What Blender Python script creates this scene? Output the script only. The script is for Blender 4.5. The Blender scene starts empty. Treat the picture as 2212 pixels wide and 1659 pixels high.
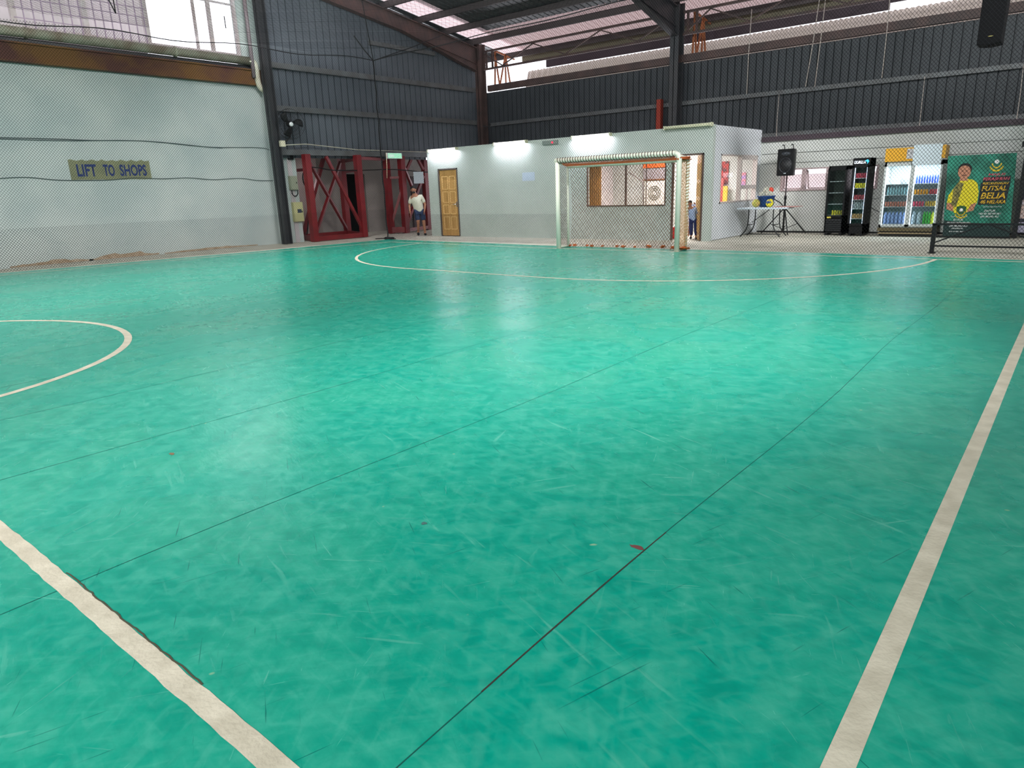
import bpy, bmesh, math, random
from mathutils import Vector, Matrix, Quaternion
random.seed(7)
PI = math.pi
C = bpy.context.scene.collection
sc = bpy.context.scene

# ------------------------------------------------------------------ camera
W_IMG, H_IMG, F_PX = 2212.0, 1659.0, 1488.88
YAW, PITCH, ROLL, CAM_H = -0.68922, 0.27547, -0.035605, 1.4328
CF = Vector((math.sin(YAW)*math.cos(PITCH), math.cos(YAW)*math.cos(PITCH), -math.sin(PITCH)))
_r0 = Vector((math.cos(YAW), -math.sin(YAW), 0)); _u0 = _r0.cross(CF)
CR = math.cos(ROLL)*_r0 + math.sin(ROLL)*_u0
CU = -math.sin(ROLL)*_r0 + math.cos(ROLL)*_u0
CO = Vector((0, 0, CAM_H))
cam = bpy.data.cameras.new('camera'); camo = bpy.data.objects.new('camera', cam); C.objects.link(camo)
m = Matrix((CR, CU, -CF)).transposed().to_4x4(); m.translation = CO
camo.matrix_world = m
cam.sensor_fit = 'HORIZONTAL'; cam.sensor_width = 36.0; cam.lens = 36.0*F_PX/W_IMG
cam.clip_start = 0.05; cam.clip_end = 400
sc.camera = camo

def at(axis, val, u, v):            # where the sight line through a measured point of the photograph meets a real plane
    d = CF + (u-W_IMG/2)/F_PX*CR - (v-H_IMG/2)/F_PX*CU
    i = 'xyz'.index(axis)
    return CO + d*((val-CO[i])/d[i])

# ------------------------------------------------------------------ view, world, lights
sc.view_settings.view_transform = 'Standard'; sc.view_settings.look = 'None'
sc.view_settings.exposure = 0.0; sc.view_settings.gamma = 1.0; sc.view_settings.use_curve_mapping = False
sc.cycles.max_bounces = 5; sc.cycles.diffuse_bounces = 3; sc.cycles.glossy_bounces = 3
sc.cycles.transparent_max_bounces = 16; sc.cycles.sample_clamp_indirect = 6.0
sc.cycles.use_denoising = True; sc.cycles.use_adaptive_sampling = True; sc.cycles.adaptive_threshold = 0.05
w = bpy.data.worlds.new('sky'); sc.world = w; w.use_nodes = True
nt = w.node_tree; bg = nt.nodes['Background']
bg.inputs[0].default_value = (0.93, 0.92, 1.0, 1); bg.inputs[1].default_value = 3.6

def area(name, loc, size, sizey, power, col, target):
    l = bpy.data.lights.new(name, 'AREA'); l.shape = 'RECTANGLE'; l.size = size; l.size_y = sizey
    l.energy = power; l.color = col
    o = bpy.data.objects.new(name, l); C.objects.link(o); o.location = loc
    o.rotation_euler = (Vector(target)-Vector(loc)).to_track_quat('-Z', 'Y').to_euler()
    return o
# added fill lights on the near right side and the near end, behind the camera
for y in (-3, 4, 11): area('side_fill_light', (3.9, y, 5.6), 5.0, 2.2, 200, (0.95, 1.0, 1.0), (-14, y+2, 1.0))
for x in (-15, -7, 0): area('end_fill_light', (x, -7.8, 5.6), 5.0, 2.2, 230, (0.95, 1.0, 1.0), (x-2, 10, 1.0))

# unseen lights added to brighten the far end and the left wall
for x, e in ((-16, 210), (-9.5, 250), (-2.5, 560)): area('far_end_fill', (x, 10.5, 6.3), 0.8, 0.5, e, (0.97, 0.98, 1.0), (x-0.8, 20.5, 0.5))
for y in (0, 5, 10): area('left_wall_fill', (-11, y, 5.8), 0.8, 0.5, 370, (1.0, 0.99, 0.98), (-20, y+0.8, 0.3))

def spot(name, loc, tgt, power, deg):
    l = bpy.data.lights.new(name, 'SPOT'); l.energy = power; l.spot_size = math.radians(deg); l.spot_blend = 1.0; l.shadow_soft_size = 0.5
    o = bpy.data.objects.new(name, l); C.objects.link(o); o.location = loc; o.rotation_euler = (Vector(tgt)-Vector(loc)).to_track_quat('-Z', 'Y').to_euler()
spot('court_fill_spot', (3.6, 7.5, 7.0), (-8, 5.5, 0), 10000, 66)  # court spots are added, out of view, to brighten the middle of the mat
spot('court_fill_spot', (-3, -7.5, 7.0), (-8, 6.5, 0), 5500, 62)
spot('office_side_fill_spot', (3.4, 12.5, 6.5), (-7.3, 18.6, 1.4), 7000, 34)  # added spot that lifts the office side wall
spot('court_fill_spot', (-4, -7.5, 7.0), (-12.5, 4.5, 0), 4200, 44)
spot('near_court_fill_spot', (-1, -6.5, 6.5), (-2.8, 2.0, 0), 3600, 46)  # added spot that lifts the mat close to the camera

# ------------------------------------------------------------------ materials
def lin(c):
    return tuple(((x/255)/12.92 if x/255 <= 0.04045 else ((x/255+0.055)/1.055)**2.4) for x in c)+(1,)
MATS = {}
def mat(name, col, rough=0.6, metal=0.0, col2=None, scale=4.0, stretch=(1, 1, 1), bump=0.0, bscale=40, emis=None, estr=0, spec=0.5, lo=0.35, hi=0.65):
    m = bpy.data.materials.new(name); m.use_nodes = True
    n = m.node_tree.nodes; L = m.node_tree.links; b = n['Principled BSDF']
    b.inputs['Roughness'].default_value = rough; b.inputs['Metallic'].default_value = metal
    b.inputs['Specular IOR Level'].default_value = spec
    b.inputs['Base Color'].default_value = lin(col)
    if col2 is not None or bump:
        tc = n.new('ShaderNodeTexCoord'); mp = n.new('ShaderNodeMapping'); mp.inputs['Scale'].default_value = stretch
        geo = n.new('ShaderNodeNewGeometry'); L.new(geo.outputs['Position'], mp.inputs[0])
    if col2 is not None:
        no = n.new('ShaderNodeTexNoise'); no.inputs['Scale'].default_value = scale; no.inputs['Detail'].default_value = 6
        L.new(mp.outputs[0], no.inputs['Vector'])
        cr = n.new('ShaderNodeValToRGB'); cr.color_ramp.elements[0].position = lo; cr.color_ramp.elements[1].position = hi
        cr.color_ramp.elements[0].color = lin(col); cr.color_ramp.elements[1].color = lin(col2)
        L.new(no.outputs['Fac'], cr.inputs[0]); L.new(cr.outputs[0], b.inputs['Base Color'])
    if bump:
        nb = n.new('ShaderNodeTexNoise'); nb.inputs['Scale'].default_value = bscale; nb.inputs['Detail'].default_value = 4
        L.new(mp.outputs[0], nb.inputs['Vector'])
        bp = n.new('ShaderNodeBump'); bp.inputs['Strength'].default_value = bump; bp.inputs['Distance'].default_value = 0.01
        L.new(nb.outputs['Fac'], bp.inputs['Height']); L.new(bp.outputs[0], b.inputs['Normal'])
    if emis is not None:
        b.inputs['Emission Color'].default_value = lin(emis); b.inputs['Emission Strength'].default_value = estr
    MATS[name] = m
    return m

def glass_mat(name, tint=(255, 255, 255), refl=0.08):
    m = bpy.data.materials.new(name); m.use_nodes = True
    n = m.node_tree.nodes; L = m.node_tree.links; n.remove(n['Principled BSDF'])
    t = n.new('ShaderNodeBsdfTransparent'); t.inputs[0].default_value = lin(tint)
    g = n.new('ShaderNodeBsdfGlossy'); g.inputs['Roughness'].default_value = 0.05
    mx = n.new('ShaderNodeMixShader'); mx.inputs[0].default_value = refl
    L.new(t.outputs[0], mx.inputs[1]); L.new(g.outputs[0], mx.inputs[2]); L.new(mx.outputs[0], n['Material Output'].inputs[0])
    return m

WHITE_WALL = mat('white_wall_paint', (188, 190, 184), 0.75, col2=(198, 200, 196), scale=1.2, bump=0.15)
WALL_LEFT = mat('blue_white_wall_paint', (164, 176, 174), 0.8, col2=(182, 190, 186), scale=0.8, bump=0.15)
OFFICE_WALL = mat('office_green_white_paint', (172, 182, 174), 0.6, col2=(182, 190, 183), scale=1.0)
SIDE_WALL = mat('office_side_paint', (196, 200, 204), 0.6, col2=(205, 208, 212), scale=1.0)
INNER = mat('inner_white_paint', (214, 205, 204), 0.7)
PINKW = mat('recess_paint', (196, 186, 188), 0.8, col2=(176, 170, 170), scale=0.9)
CONC = mat('concrete_floor', (180, 176, 160), 0.75, col2=(202, 198, 184), scale=2.0, bump=0.2)
CLAD = mat('dark_cladding', (54, 58, 62), 0.5, metal=0.0, col2=(62, 66, 70), scale=0.7, spec=0.3)
CLADG = mat('gable_cladding', (80, 86, 93), 0.5, col2=(90, 96, 103), scale=0.7, spec=0.3)
GIRT = mat('girt_steel', (98, 102, 104), 0.5, metal=0.2, col2=(84, 84, 84), scale=3)
DSTEEL = mat('dark_steel', (48, 50, 54), 0.5, metal=0.2, col2=(58, 58, 60), scale=2)
RSTEEL = mat('brown_primer_steel', (84, 64, 60), 0.6, metal=0.1, col2=(66, 54, 52), scale=2)
RUST = mat('rusty_beam', (84, 50, 42), 0.8, col2=(108, 74, 34), scale=0.9, stretch=(1, 1, 1.5), lo=0.42, hi=0.6)
ROOF = mat('roof_sheet', (86, 90, 90), 0.35, metal=0.4, col2=(72, 76, 76), scale=1.5)
GUTTER = mat('gutter_pipe', (136, 140, 122), 0.7, col2=(112, 104, 88), scale=2.5)
PVC = mat('pvc_pipe', (196, 196, 178), 0.5, col2=(170, 160, 138), scale=3)
RED = mat('red_paint', (122, 20, 26), 0.4, col2=(104, 16, 22), scale=2)
BLACK = mat('black_plastic', (12, 12, 14), 0.5, spec=0.25)
BLACKM = mat('black_metal', (22, 23, 25), 0.4, metal=0.3)
NETM = mat('black_twine', (14, 16, 18), 0.8, spec=0.1)
ROPE = mat('black_rope', (12, 12, 14), 0.9)
CABLE = mat('grey_cable', (70, 84, 86), 0.6)
WHITEP = mat('white_plastic', (224, 226, 228), 0.4)
ALU = mat('aluminium_frame', (150, 146, 142), 0.4, metal=0.4)
PAPER = mat('paper', (205, 218, 224), 0.8)
GOALW = mat('goal_paint', (216, 216, 200), 0.35)
ORANGE = mat('orange_twine', (176, 84, 30), 0.8)
CREAMT = mat('cream_twine', (206, 190, 160), 0.8)
WOOD = mat('varnished_wood', (172, 132, 74), 0.35, col2=(192, 150, 90), scale=2.5, stretch=(6, 6, 0.6))
WOODD = mat('door_moulding', (226, 190, 130), 0.35)
BROWN = mat('brown_wood', (92, 50, 22), 0.5, col2=(120, 66, 30), scale=3, stretch=(1, 1, 5))
LINE = mat('court_line_paint', (206, 197, 178), 0.55, col2=(186, 177, 158), scale=9, bump=0.3, bscale=60)
DARKG = mat('seam_gap', (4, 84, 74), 0.6)
TUBE = mat('lit_tube', (255, 255, 255), 0.4, emis=(225, 225, 255), estr=45)
GLASS = glass_mat('window_glass')
FGLASS = glass_mat('cooler_glass', (235, 240, 240), 0.05)
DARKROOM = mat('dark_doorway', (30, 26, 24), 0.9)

# ------------------------------------------------------------------ mesh helpers
class MB:
    def __init__(s): s.v = []; s.f = []; s.sm = []
    def add(s, vs, fs, smooth=False):
        k = len(s.v); s.v += [tuple(p) for p in vs]; s.f += [tuple(i+k for i in f) for f in fs]; s.sm += [smooth]*len(fs); return s
    def box(s, a, b):
        x0, x1 = sorted((a[0], b[0])); y0, y1 = sorted((a[1], b[1])); z0, z1 = sorted((a[2], b[2]))
        return s.add([(x0,y0,z0),(x1,y0,z0),(x1,y1,z0),(x0,y1,z0),(x0,y0,z1),(x1,y0,z1),(x1,y1,z1),(x0,y1,z1)],
              [(0,3,2,1),(4,5,6,7),(0,1,5,4),(1,2,6,5),(2,3,7,6),(3,0,4,7)])
    def bar(s, p, q, w, h, up=(0,0,1)):
        p, q = Vector(p), Vector(q); d = (q-p).normalized(); up = Vector(up)
        if abs(d.dot(up)) > 0.98: up = Vector((0,1,0)) if abs(d.y) < 0.9 else Vector((1,0,0))
        a = d.cross(up).normalized(); b = a.cross(d).normalized()
        vs = []
        for c in (p, q):
            for i, j in ((-1,-1),(1,-1),(1,1),(-1,1)): vs.append(c+a*(i*w/2)+b*(j*h/2))
        return s.add(vs, [(3,2,1,0),(4,5,6,7),(0,1,5,4),(1,2,6,5),(2,3,7,6),(3,0,4,7)])
    def tube(s, pts, r, n=8, cap=True):
        pts = [Vector(p) for p in pts]; N = len(pts)
        rr = r if isinstance(r, (list, tuple)) else [r]*N
        t0 = (pts[1]-pts[0]).normalized(); up = Vector((0,0,1)) if abs(t0.z) < 0.9 else Vector((1,0,0))
        a = t0.cross(up).normalized(); vs = []
        for i, p in enumerate(pts):
            t = (pts[min(i+1,N-1)]-pts[max(i-1,0)]).normalized()
            a = (a - t*a.dot(t)).normalized(); b = t.cross(a)
            for k in range(n):
                th = 2*PI*k/n; vs.append(p+(a*math.cos(th)+b*math.sin(th))*rr[i])
        fs = [(i*n+k, i*n+(k+1)%n, (i+1)*n+(k+1)%n, (i+1)*n+k) for i in range(N-1) for k in range(n)]
        if cap: fs += [tuple(range(n-1,-1,-1)), tuple((N-1)*n+k for k in range(n))]
        return s.add(vs, fs, True)
    def lathe(s, prof, c=(0,0,0), n=16, axis='z'):
        vs = []
        for r, z in prof:
            for k in range(n):
                th = 2*PI*k/n; x, y = r*math.cos(th), r*math.sin(th)
                p = {'z': (x,y,z), 'y': (x,z,y), 'x': (z,x,y)}[axis]
                vs.append((c[0]+p[0], c[1]+p[1], c[2]+p[2]))
        N = len(prof)
        fs = [(i*n+k, i*n+(k+1)%n, (i+1)*n+(k+1)%n, (i+1)*n+k) for i in range(N-1) for k in range(n)]
        fs += [tuple(range(n-1,-1,-1)), tuple((N-1)*n+k for k in range(n))]
        return s.add(vs, fs, True)
    def ball(s, c, r, nu=16, nv=10):
        rx, ry, rz = r if isinstance(r, (list, tuple)) else (r, r, r)
        vs = [(c[0], c[1], c[2]-rz)]
        for j in range(1, nv):
            ph = -PI/2+PI*j/nv
            for k in range(nu):
                th = 2*PI*k/nu; vs.append((c[0]+rx*math.cos(ph)*math.cos(th), c[1]+ry*math.cos(ph)*math.sin(th), c[2]+rz*math.sin(ph)))
        vs.append((c[0], c[1], c[2]+rz)); T = len(vs)-1
        fs = [(0, 1+(k+1)%nu, 1+k) for k in range(nu)]
        for j in range(nv-2):
            for k in range(nu): a = 1+j*nu; fs.append((a+k, a+(k+1)%nu, a+nu+(k+1)%nu, a+nu+k))
        a = 1+(nv-2)*nu; fs += [(a+k, a+(k+1)%nu, T) for k in range(nu)]
        return s.add(vs, fs, True)
    def poly(s, pts, thick):      # prism: planar outline extruded by vector
        t = Vector(thick); n = len(pts)
        vs = [Vector(p) for p in pts]+[Vector(p)+t for p in pts]
        fs = [tuple(range(n)), tuple(range(2*n-1, n-1, -1))]+[(i, i+n, (i+1)%n+n, (i+1)%n) for i in range(n)]
        return s.add(vs, fs)
    def build(s, name, material, parent=None, bevel=0, at0=None):
        me = bpy.data.meshes.new(name)
        off = Vector(at0) if at0 is not None else Vector((0,0,0))
        me.from_pydata([(p[0]-off.x, p[1]-off.y, p[2]-off.z) for p in s.v], [], s.f); me.update()
        bm = bmesh.new(); bm.from_mesh(me); bmesh.ops.recalc_face_normals(bm, faces=bm.faces); bm.to_mesh(me); bm.free()
        for p, f in zip(me.polygons, s.sm): p.use_smooth = f
        me.materials.append(material)
        o = bpy.data.objects.new(name, me); C.objects.link(o)
        if parent is not None: o.parent = parent
        else: o.location = off
        if bevel:
            b = o.modifiers.new('bevel', 'BEVEL'); b.width = bevel; b.segments = 2; b.limit_method = 'ANGLE'
        return o

def tag(o, label=None, cat=None, group=None, kind=None):
    if label: o['label'] = label
    if cat: o['category'] = cat
    if group: o['group'] = group
    if kind: o['kind'] = kind
    return o
def thing(name, label, cat, loc=(0,0,0), rotz=0, group=None):
    o = bpy.data.objects.new(name, None); C.objects.link(o); o.location = loc; o.rotation_euler = (0,0,rotz); o.empty_display_size = 0.2
    return tag(o, label, cat, group)
def struct(mb, name, material, label=None, cat=None):
    o = mb.build(name, material); return tag(o, label, cat, None, 'structure')
def copy_tree(o, parent=None):
    c = o.copy(); C.objects.link(c)
    if parent is not None: c.parent = parent
    for ch in list(o.children): copy_tree(ch, c)
    return c

def text(name, body, p0, xdir, zdir, width, height, material, parent, lift=0.004, shear=0.0, off=None, thick=0.0):
    """lettering as a mesh: lower-left corner p0, fitted to width x height, facing xdir x zdir"""
    cu = bpy.data.curves.new('t', 'FONT'); cu.body = body; cu.size = 1; cu.resolution_u = 3; cu.shear = shear; cu.offset = thick
    to = bpy.data.objects.new('t', cu); C.objects.link(to)
    bpy.context.view_layer.update()
    me = bpy.data.meshes.new_from_object(to.evaluated_get(bpy.context.evaluated_depsgraph_get()))
    bpy.data.objects.remove(to)
    xs = [v.co.x for v in me.vertices]; ys = [v.co.y for v in me.vertices]
    x0, x1, y0, y1 = min(xs), max(xs), min(ys), max(ys)
    X = Vector(xdir).normalized(); Z = Vector(zdir).normalized(); N = X.cross(Z); P = Vector(p0)
    base = Vector((0,0,0)) if parent is None else Vector(parent.location)
    for v in me.vertices:
        v.co = P + X*((v.co.x-x0)/(x1-x0)*width) + Z*((v.co.y-y0)/(y1-y0)*height) + N*lift - base
    me.materials.clear(); me.materials.append(material); me.name = name
    o = bpy.data.objects.new(name, me); C.objects.link(o)
    if parent is not None: o.parent = parent
    return o

def catmull(pts, n=6):
    pts = [Vector(p) for p in pts]; out = []
    for i in range(len(pts)-1):
        p0 = pts[max(i-1,0)]; p1 = pts[i]; p2 = pts[i+1]; p3 = pts[min(i+2,len(pts)-1)]
        for k in range(n):
            t = k/n
            out.append(0.5*((2*p1)+(p2-p0)*t+(2*p0-5*p1+4*p2-p3)*t*t+(3*p1-p0-3*p2+p3)*t**3))
    out.append(pts[-1]); return out

def wall_with_holes(mb, axis, c0, c1, s0, s1, z0, z1, holes):
    """a wall slab normal to axis between c0,c1; spans s0..s1; holes = (sa,sb,za,zb)"""
    ss = sorted({s0, s1, *[h[0] for h in holes], *[h[1] for h in holes]}); zs = sorted({z0, z1, *[h[2] for h in holes], *[h[3] for h in holes]})
    for a, b in zip(ss, ss[1:]):
        for c, d in zip(zs, zs[1:]):
            ms, mz = (a+b)/2, (c+d)/2
            if any(h[0] < ms < h[1] and h[2] < mz < h[3] for h in holes): continue
            if axis == 'y': mb.box((a, c0, c), (b, c1, d))
            else: mb.box((c0, a, c), (c1, b, d))
    return mb

# ------------------------------------------------------------------ floor and court mat
def mat_green():
    m = bpy.data.materials.new('green_vinyl_mat'); m.use_nodes = True
    n = m.node_tree.nodes; L = m.node_tree.links; b = n['Principled BSDF']
    geo = n.new('ShaderNodeNewGeometry')
    def mapping(rot, scl):
        m0 = n.new('ShaderNodeMapping'); m0.inputs['Rotation'].default_value = (0, 0, rot); L.new(geo.outputs['Position'], m0.inputs[0])
        mp = n.new('ShaderNodeMapping'); mp.inputs['Scale'].default_value = scl
        L.new(m0.outputs[0], mp.inputs[0]); return mp
    def noise(mp, sc_, det=5, dist=0.0):
        no = n.new('ShaderNodeTexNoise'); no.inputs['Scale'].default_value = sc_; no.inputs['Detail'].default_value = det
        no.inputs['Distortion'].default_value = dist
        if mp: L.new(mp.outputs[0], no.inputs['Vector'])
        else: L.new(geo.outputs['Position'], no.inputs['Vector'])
        return no
    def ramp(src, a, bb, ca=0.0, cb=1.0):
        r = n.new('ShaderNodeMapRange'); r.inputs[1].default_value = a; r.inputs[2].default_value = bb
        r.inputs[3].default_value = ca; r.inputs[4].default_value = cb; L.new(src, r.inputs[0]); return r.outputs[0]
    def mul(a, bb, op='MULTIPLY'):
        x = n.new('ShaderNodeMath'); x.operation = op
        for i, s_ in enumerate((a, bb)):
            if isinstance(s_, float): x.inputs[i].default_value = s_
            else: L.new(s_, x.inputs[i])
        return x.outputs[0]
    def mix(fac, a, col):
        x = n.new('ShaderNodeMix'); x.data_type = 'RGBA'; L.new(fac, x.inputs[0]); L.new(a, x.inputs[6]); x.inputs[7].default_value = lin(col); return x.outputs[2]
    rgb = n.new('ShaderNodeRGB'); rgb.outputs[0].default_value = lin((0, 151, 129))
    big = noise(None, 1.1, 8, 0.6)
    c = mix(ramp(big.outputs[0], 0.42, 0.68, 0, 0.75), rgb.outputs[0], (44, 160, 134))
    c = mix(ramp(noise(None, 0.35, 3).outputs[0], 0.45, 0.75, 0, 0.5), c, (0, 132, 112))
    cl = noise(mapping(-0.5, (1, 1.3, 1)), 6.5, 12, 0.5)
    c = mix(ramp(cl.outputs[0], 0.46, 0.70, 0, 0.55), c, (66, 168, 144))
    c = mix(ramp(cl.outputs[0], 0.46, 0.34, 0, 0.35), c, (0, 128, 110))
    for rot, ss, st_ in ((0.15, 7.0, 0.22), (1.0, 6.0, 0.22), (2.3, 8.0, 0.18)):
        br_ = noise(mapping(rot, (1, 3.2, 1)), ss, 7, 0.5)
        c = mix(ramp(br_.outputs[0], 0.52, 0.70, 0, st_), c, (88, 178, 156))
        c = mix(ramp(br_.outputs[0], 0.46, 0.30, 0, st_), c, (0, 126, 108))
    # scuffs: stretched streaks running several ways, broken up by patches
    sc_all = None
    for k, (ang, s1, th) in enumerate([(0.35, 2.2, 0.63), (-0.5, 3.0, 0.65), (1.2, 2.6, 0.66), (2.2, 2.4, 0.66), (0.8, 4.5, 0.67)]):
        st = noise(mapping(ang, (1.0, 14.0, 1.0)), s1, 4, 0.4)
        pa = noise(mapping(ang*2+k, (1, 1, 1)), 0.9+0.3*k, 2)
        f = mul(ramp(st.outputs[0], th, th+0.16), ramp(pa.outputs[0], 0.5, 0.62))
        sc_all = f if sc_all is None else mul(sc_all, f, 'MAXIMUM')
    c = mix(mul(sc_all, 0.6), c, (124, 190, 170))
    dk = noise(mapping(0.55, (1.0, 30.0, 1.0)), 3.0, 3, 0.2)
    dk2 = noise(mapping(1.9, (1.0, 34.0, 1.0)), 2.2, 3, 0.2)
    f = mul(mul(ramp(dk.outputs[0], 0.69, 0.74), ramp(dk2.outputs[0], 0.7, 0.75), 'MAXIMUM'), 0.7)
    c = mix(f, c, (6, 84, 80))
    fl = noise(None, 9.0, 2)
    c = mix(mul(ramp(fl.outputs[0], 0.76, 0.79), 0.5), c, (176, 190, 150))
    L.new(c, b.inputs['Base Color'])
    L.new(mul(ramp(big.outputs[0], 0.3, 0.7, 0.31, 0.23), mul(sc_all, 0.18), 'ADD'), b.inputs['Roughness'])
    b.inputs['Specular IOR Level'].default_value = 0.5
    bp = n.new('ShaderNodeBump'); bp.inputs['Strength'].default_value = 0.25; bp.inputs['Distance'].default_value = 0.004
    L.new(noise(mapping(0.3, (1, 3, 1)), 16.0, 5).outputs[0], bp.inputs['Height']); L.new(bp.outputs[0], b.inputs['Normal'])
    return m
MATG = mat_green()
struct(MB().box((-30, -14, -0.2), (10, 26, -0.012)), 'floor', CONC, 'bare beige concrete floor around the green court', 'floor')

PL0 = at('z', 0, 0, 594); PL1 = at('z', 0, 838, 519)         # mat edges along the net
PR1 = at('z', 0, 2212, 563)
def mat_edge():
    a = at('z', 0, 0, 590); b = at('z', 0, 560, 542.5); c = at('z', 0, 838, 517); d = at('z', 0, 1200, 531); e = at('z', 0, 1790, 547); f = at('z', 0, 2212, 562)
    a2 = a + (a-b)*2.2
    a2.x = max(a2.x, -20.1)
    return [a2, a, b, c, d, e, f, Vector((4.2, f.y+(f.y-e.y)*0.6, 0)), Vector((4.2, -8.1, 0)), Vector((a2.x, -8.1, 0))]
cm = MB(); cm.poly([Vector((p.x, p.y, -0.01)) for p in mat_edge()], (0, 0, 0.01))
court = cm.build('court_mat', MATG)
tag(court, 'green vinyl futsal court mat marked with cream lines, worn and scuffed', 'sports mat')

def ribbon(pts, wdt, z=0.0015, closed=False):
    mb = MB(); pts = [Vector((p[0], p[1], 0)) for p in pts]; N = len(pts); vs = []
    for i, p in enumerate(pts):
        if closed: t = pts[(i+1) % N]-pts[i-1]
        else: t = pts[min(i+1,N-1)]-pts[max(i-1,0)]
        nn = Vector((-t.y, t.x, 0)).normalized()
        vs += [(p.x+nn.x*wdt/2, p.y+nn.y*wdt/2, z), (p.x-nn.x*wdt/2, p.y-nn.y*wdt/2, z)]
    fs = [(2*i, 2*i+1, 2*i+3, 2*i+2) for i in range(N-1)]
    if closed: fs.append((2*N-2, 2*N-1, 1, 0))
    return mb.add(vs, fs)
def jag(a, b, n, amp):
    a, b = Vector(a), Vector(b); return [a.lerp(b, i/n)+Vector((random.uniform(-amp, amp), random.uniform(-amp, amp), 0)) for i in range(n+1)]
sl0 = at('z', 0, 0, 595.5); sl1 = at('z', 0, 846, 522.5); sl00 = sl0+(sl0-sl1)*1.4
gl1 = at('z', 0, 2212, 566); glm = at('z', 0, 1462, 544)
LPARTS = [('sideline', [sl00, sl0, at('z',0,280,570.5), at('z',0,560,546), sl1], 0.07), ('goal_line', [sl1, at('z',0,1150,535), glm, at('z',0,1790,553), gl1, (-0.25, 14.02, 0)], 0.07),
          ('sideline', [(-0.285, 14.02, 0), (-0.284, 6, 0), (-0.284, -8.5, 0)], 0.072), ('halfway_line', jag((-0.3, 0.722, 0), (-17.9, 0.722, 0), 260, 0.0035), 0.071)]
for nme, pts, wd in LPARTS: ribbon(pts, wd).build(nme, LINE, court)
arc = [(904,525.5),(817,536),(773.6,549),(771,555),(785,563),(817,570),(878,577.5),(962,584.5),(1092,593.5),(1150,597.5),(1300,604),(1450,606.5),(1620,604.3),(1790,595.5),(1862,589),(1931,581.5),(1978,573.6),(2008,566),(2022,560.6)]
def arcpt(a, c, r): return (c[0]+r*math.cos(a), c[1]+r*math.sin(a), 0)
pa = [(-15.02, 14.2, 0)]+[arcpt(PI+i*PI/2/24, (-9.97, 14.15), 5.02-0.17*i/24) for i in range(1, 25)]
pa += [(-9.2, 9.31, 0), (-8.3, 9.27, 0), (-7.6, 9.26, 0)]+[arcpt(-PI/2+i*PI/2/24, (-6.87, 14.1), 4.85+0.09*i/24) for i in range(0, 25)]
ribbon(pa, 0.07, 0.0018).build('penalty_arc', LINE, court)
ribbon([arcpt(2*PI*i/96, (-9.06, 0.53), 2.78) for i in range(96)], 0.075, 0.0018, True).build('centre_circle', LINE, court)
for k, x in enumerate([1.9, 0.55, -1.18, -2.865, -4.38, -5.7, -6.78, -8.02, -9.6, -11.3, -12.9, -14.5, -16.2]):
    pts = [(x+0.02*math.sin(y*1.3+k)+random.uniform(-.003,.003), y, 0) for y in [i*0.5-8 for i in range(44)]]
    mb = ribbon([p for p in pts if p[1] < 13.5], 0.0045, 0.0009)
    mb.build('seam', DARKG, court)
mb = ribbon([(-1.18+0.02*math.sin(y*1.3+2), y, 0) for y in [1.25+i*0.1 for i in range(13)]], 0.0055, 0.0012)
mb.build('seam_gap', mat('gap_brown', (52, 40, 34), 0.9), court)
# peeled dark edge of the halfway line
mb = ribbon(jag((-1.9, 0.762, 0), (-3.0, 0.762, 0), 40, 0.004), 0.006, 0.0022); mb.build('peeled_edge', mat('peel_dark', (70, 66, 50), 0.9), court)

def speck(u, v, sx, sy, col, label, name, cat):
    p = at('z', 0, u, v); mb = MB(); N = 14; k = random.random()*6
    mb.poly([(p.x+sx*math.cos(2*PI*i/N+k)*(1+0.3*math.sin(3*i+k)), p.y+sy*math.sin(2*PI*i/N+k)*(1+0.25*math.cos(5*i)), 0.001) for i in range(N)], (0, 0, 0.002))
    return tag(mb.build(name, mat(name+'_m', col, 0.8)), label, cat)
speck(1376, 1183, 0.03, 0.013, (110, 62, 60), 'small reddish brown dead leaf on green mat beside the dark open seam', 'dry_leaf', 'leaf')
speck(371, 981, 0.022, 0.012, (112, 92, 66), 'small brown dry leaf lying alone on mat between centre circle and halfway line', 'dry_leaf', 'leaf')
speck(916, 1131, 0.012, 0.012, (60, 100, 96), 'tiny grey paper scrap lying mid court on the green mat', 'scrap', 'litter')

# ------------------------------------------------------------------ corrugated sheets
def corrugated(name, axis, c, s0, s1, z0, ztop, pitch, depth, material, inward, label):
    """sheet standing in plane axis=c, ribs every pitch, ztop a function of s, ribs towards inward sign"""
    mb = MB(); s = s0; prof = []
    while s < s1:
        prof += [(s, 0), (s+pitch*0.80, 0), (s+pitch*0.83, 1), (s+pitch*0.94, 1), (s+pitch*0.97, 0)]
        s += pitch
    vs = []; fs = []
    for (t, d) in prof:
        t = min(t, s1); off = c+inward*depth*d
        for z in (z0, ztop(t)):
            vs.append((off, t, z) if axis == 'x' else (t, off, z))
    for i in range(len(prof)-1): fs.append((2*i, 2*i+2, 2*i+3, 2*i+1))
    mb.add(vs, fs)
    o = mb.build(name, material); sm = o.modifiers.new('thickness', 'SOLIDIFY'); sm.thickness = 0.004
    return tag(o, label, 'wall', None, 'structure')
def roof_z(y): return 6.98+0.143*(22.6-y) if y > 7 else 6.98+0.143*(22.6-7)-0.143*(7-y)
corrugated('wall_gable', 'x', -19.86, 12.9, 22.75, 2.62, lambda s: roof_z(s)-0.03, 0.26, 0.07, CLADG, -1, 'dark grey ribbed metal gable wall above the red steel frames')
corrugated('wall_back_upper', 'y', 22.78, -19.8, 4.0, 2.55, lambda s: 5.2, 0.225, 0.055, CLAD, 1, 'dark grey ribbed metal cladding high above the office and coolers')

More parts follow.
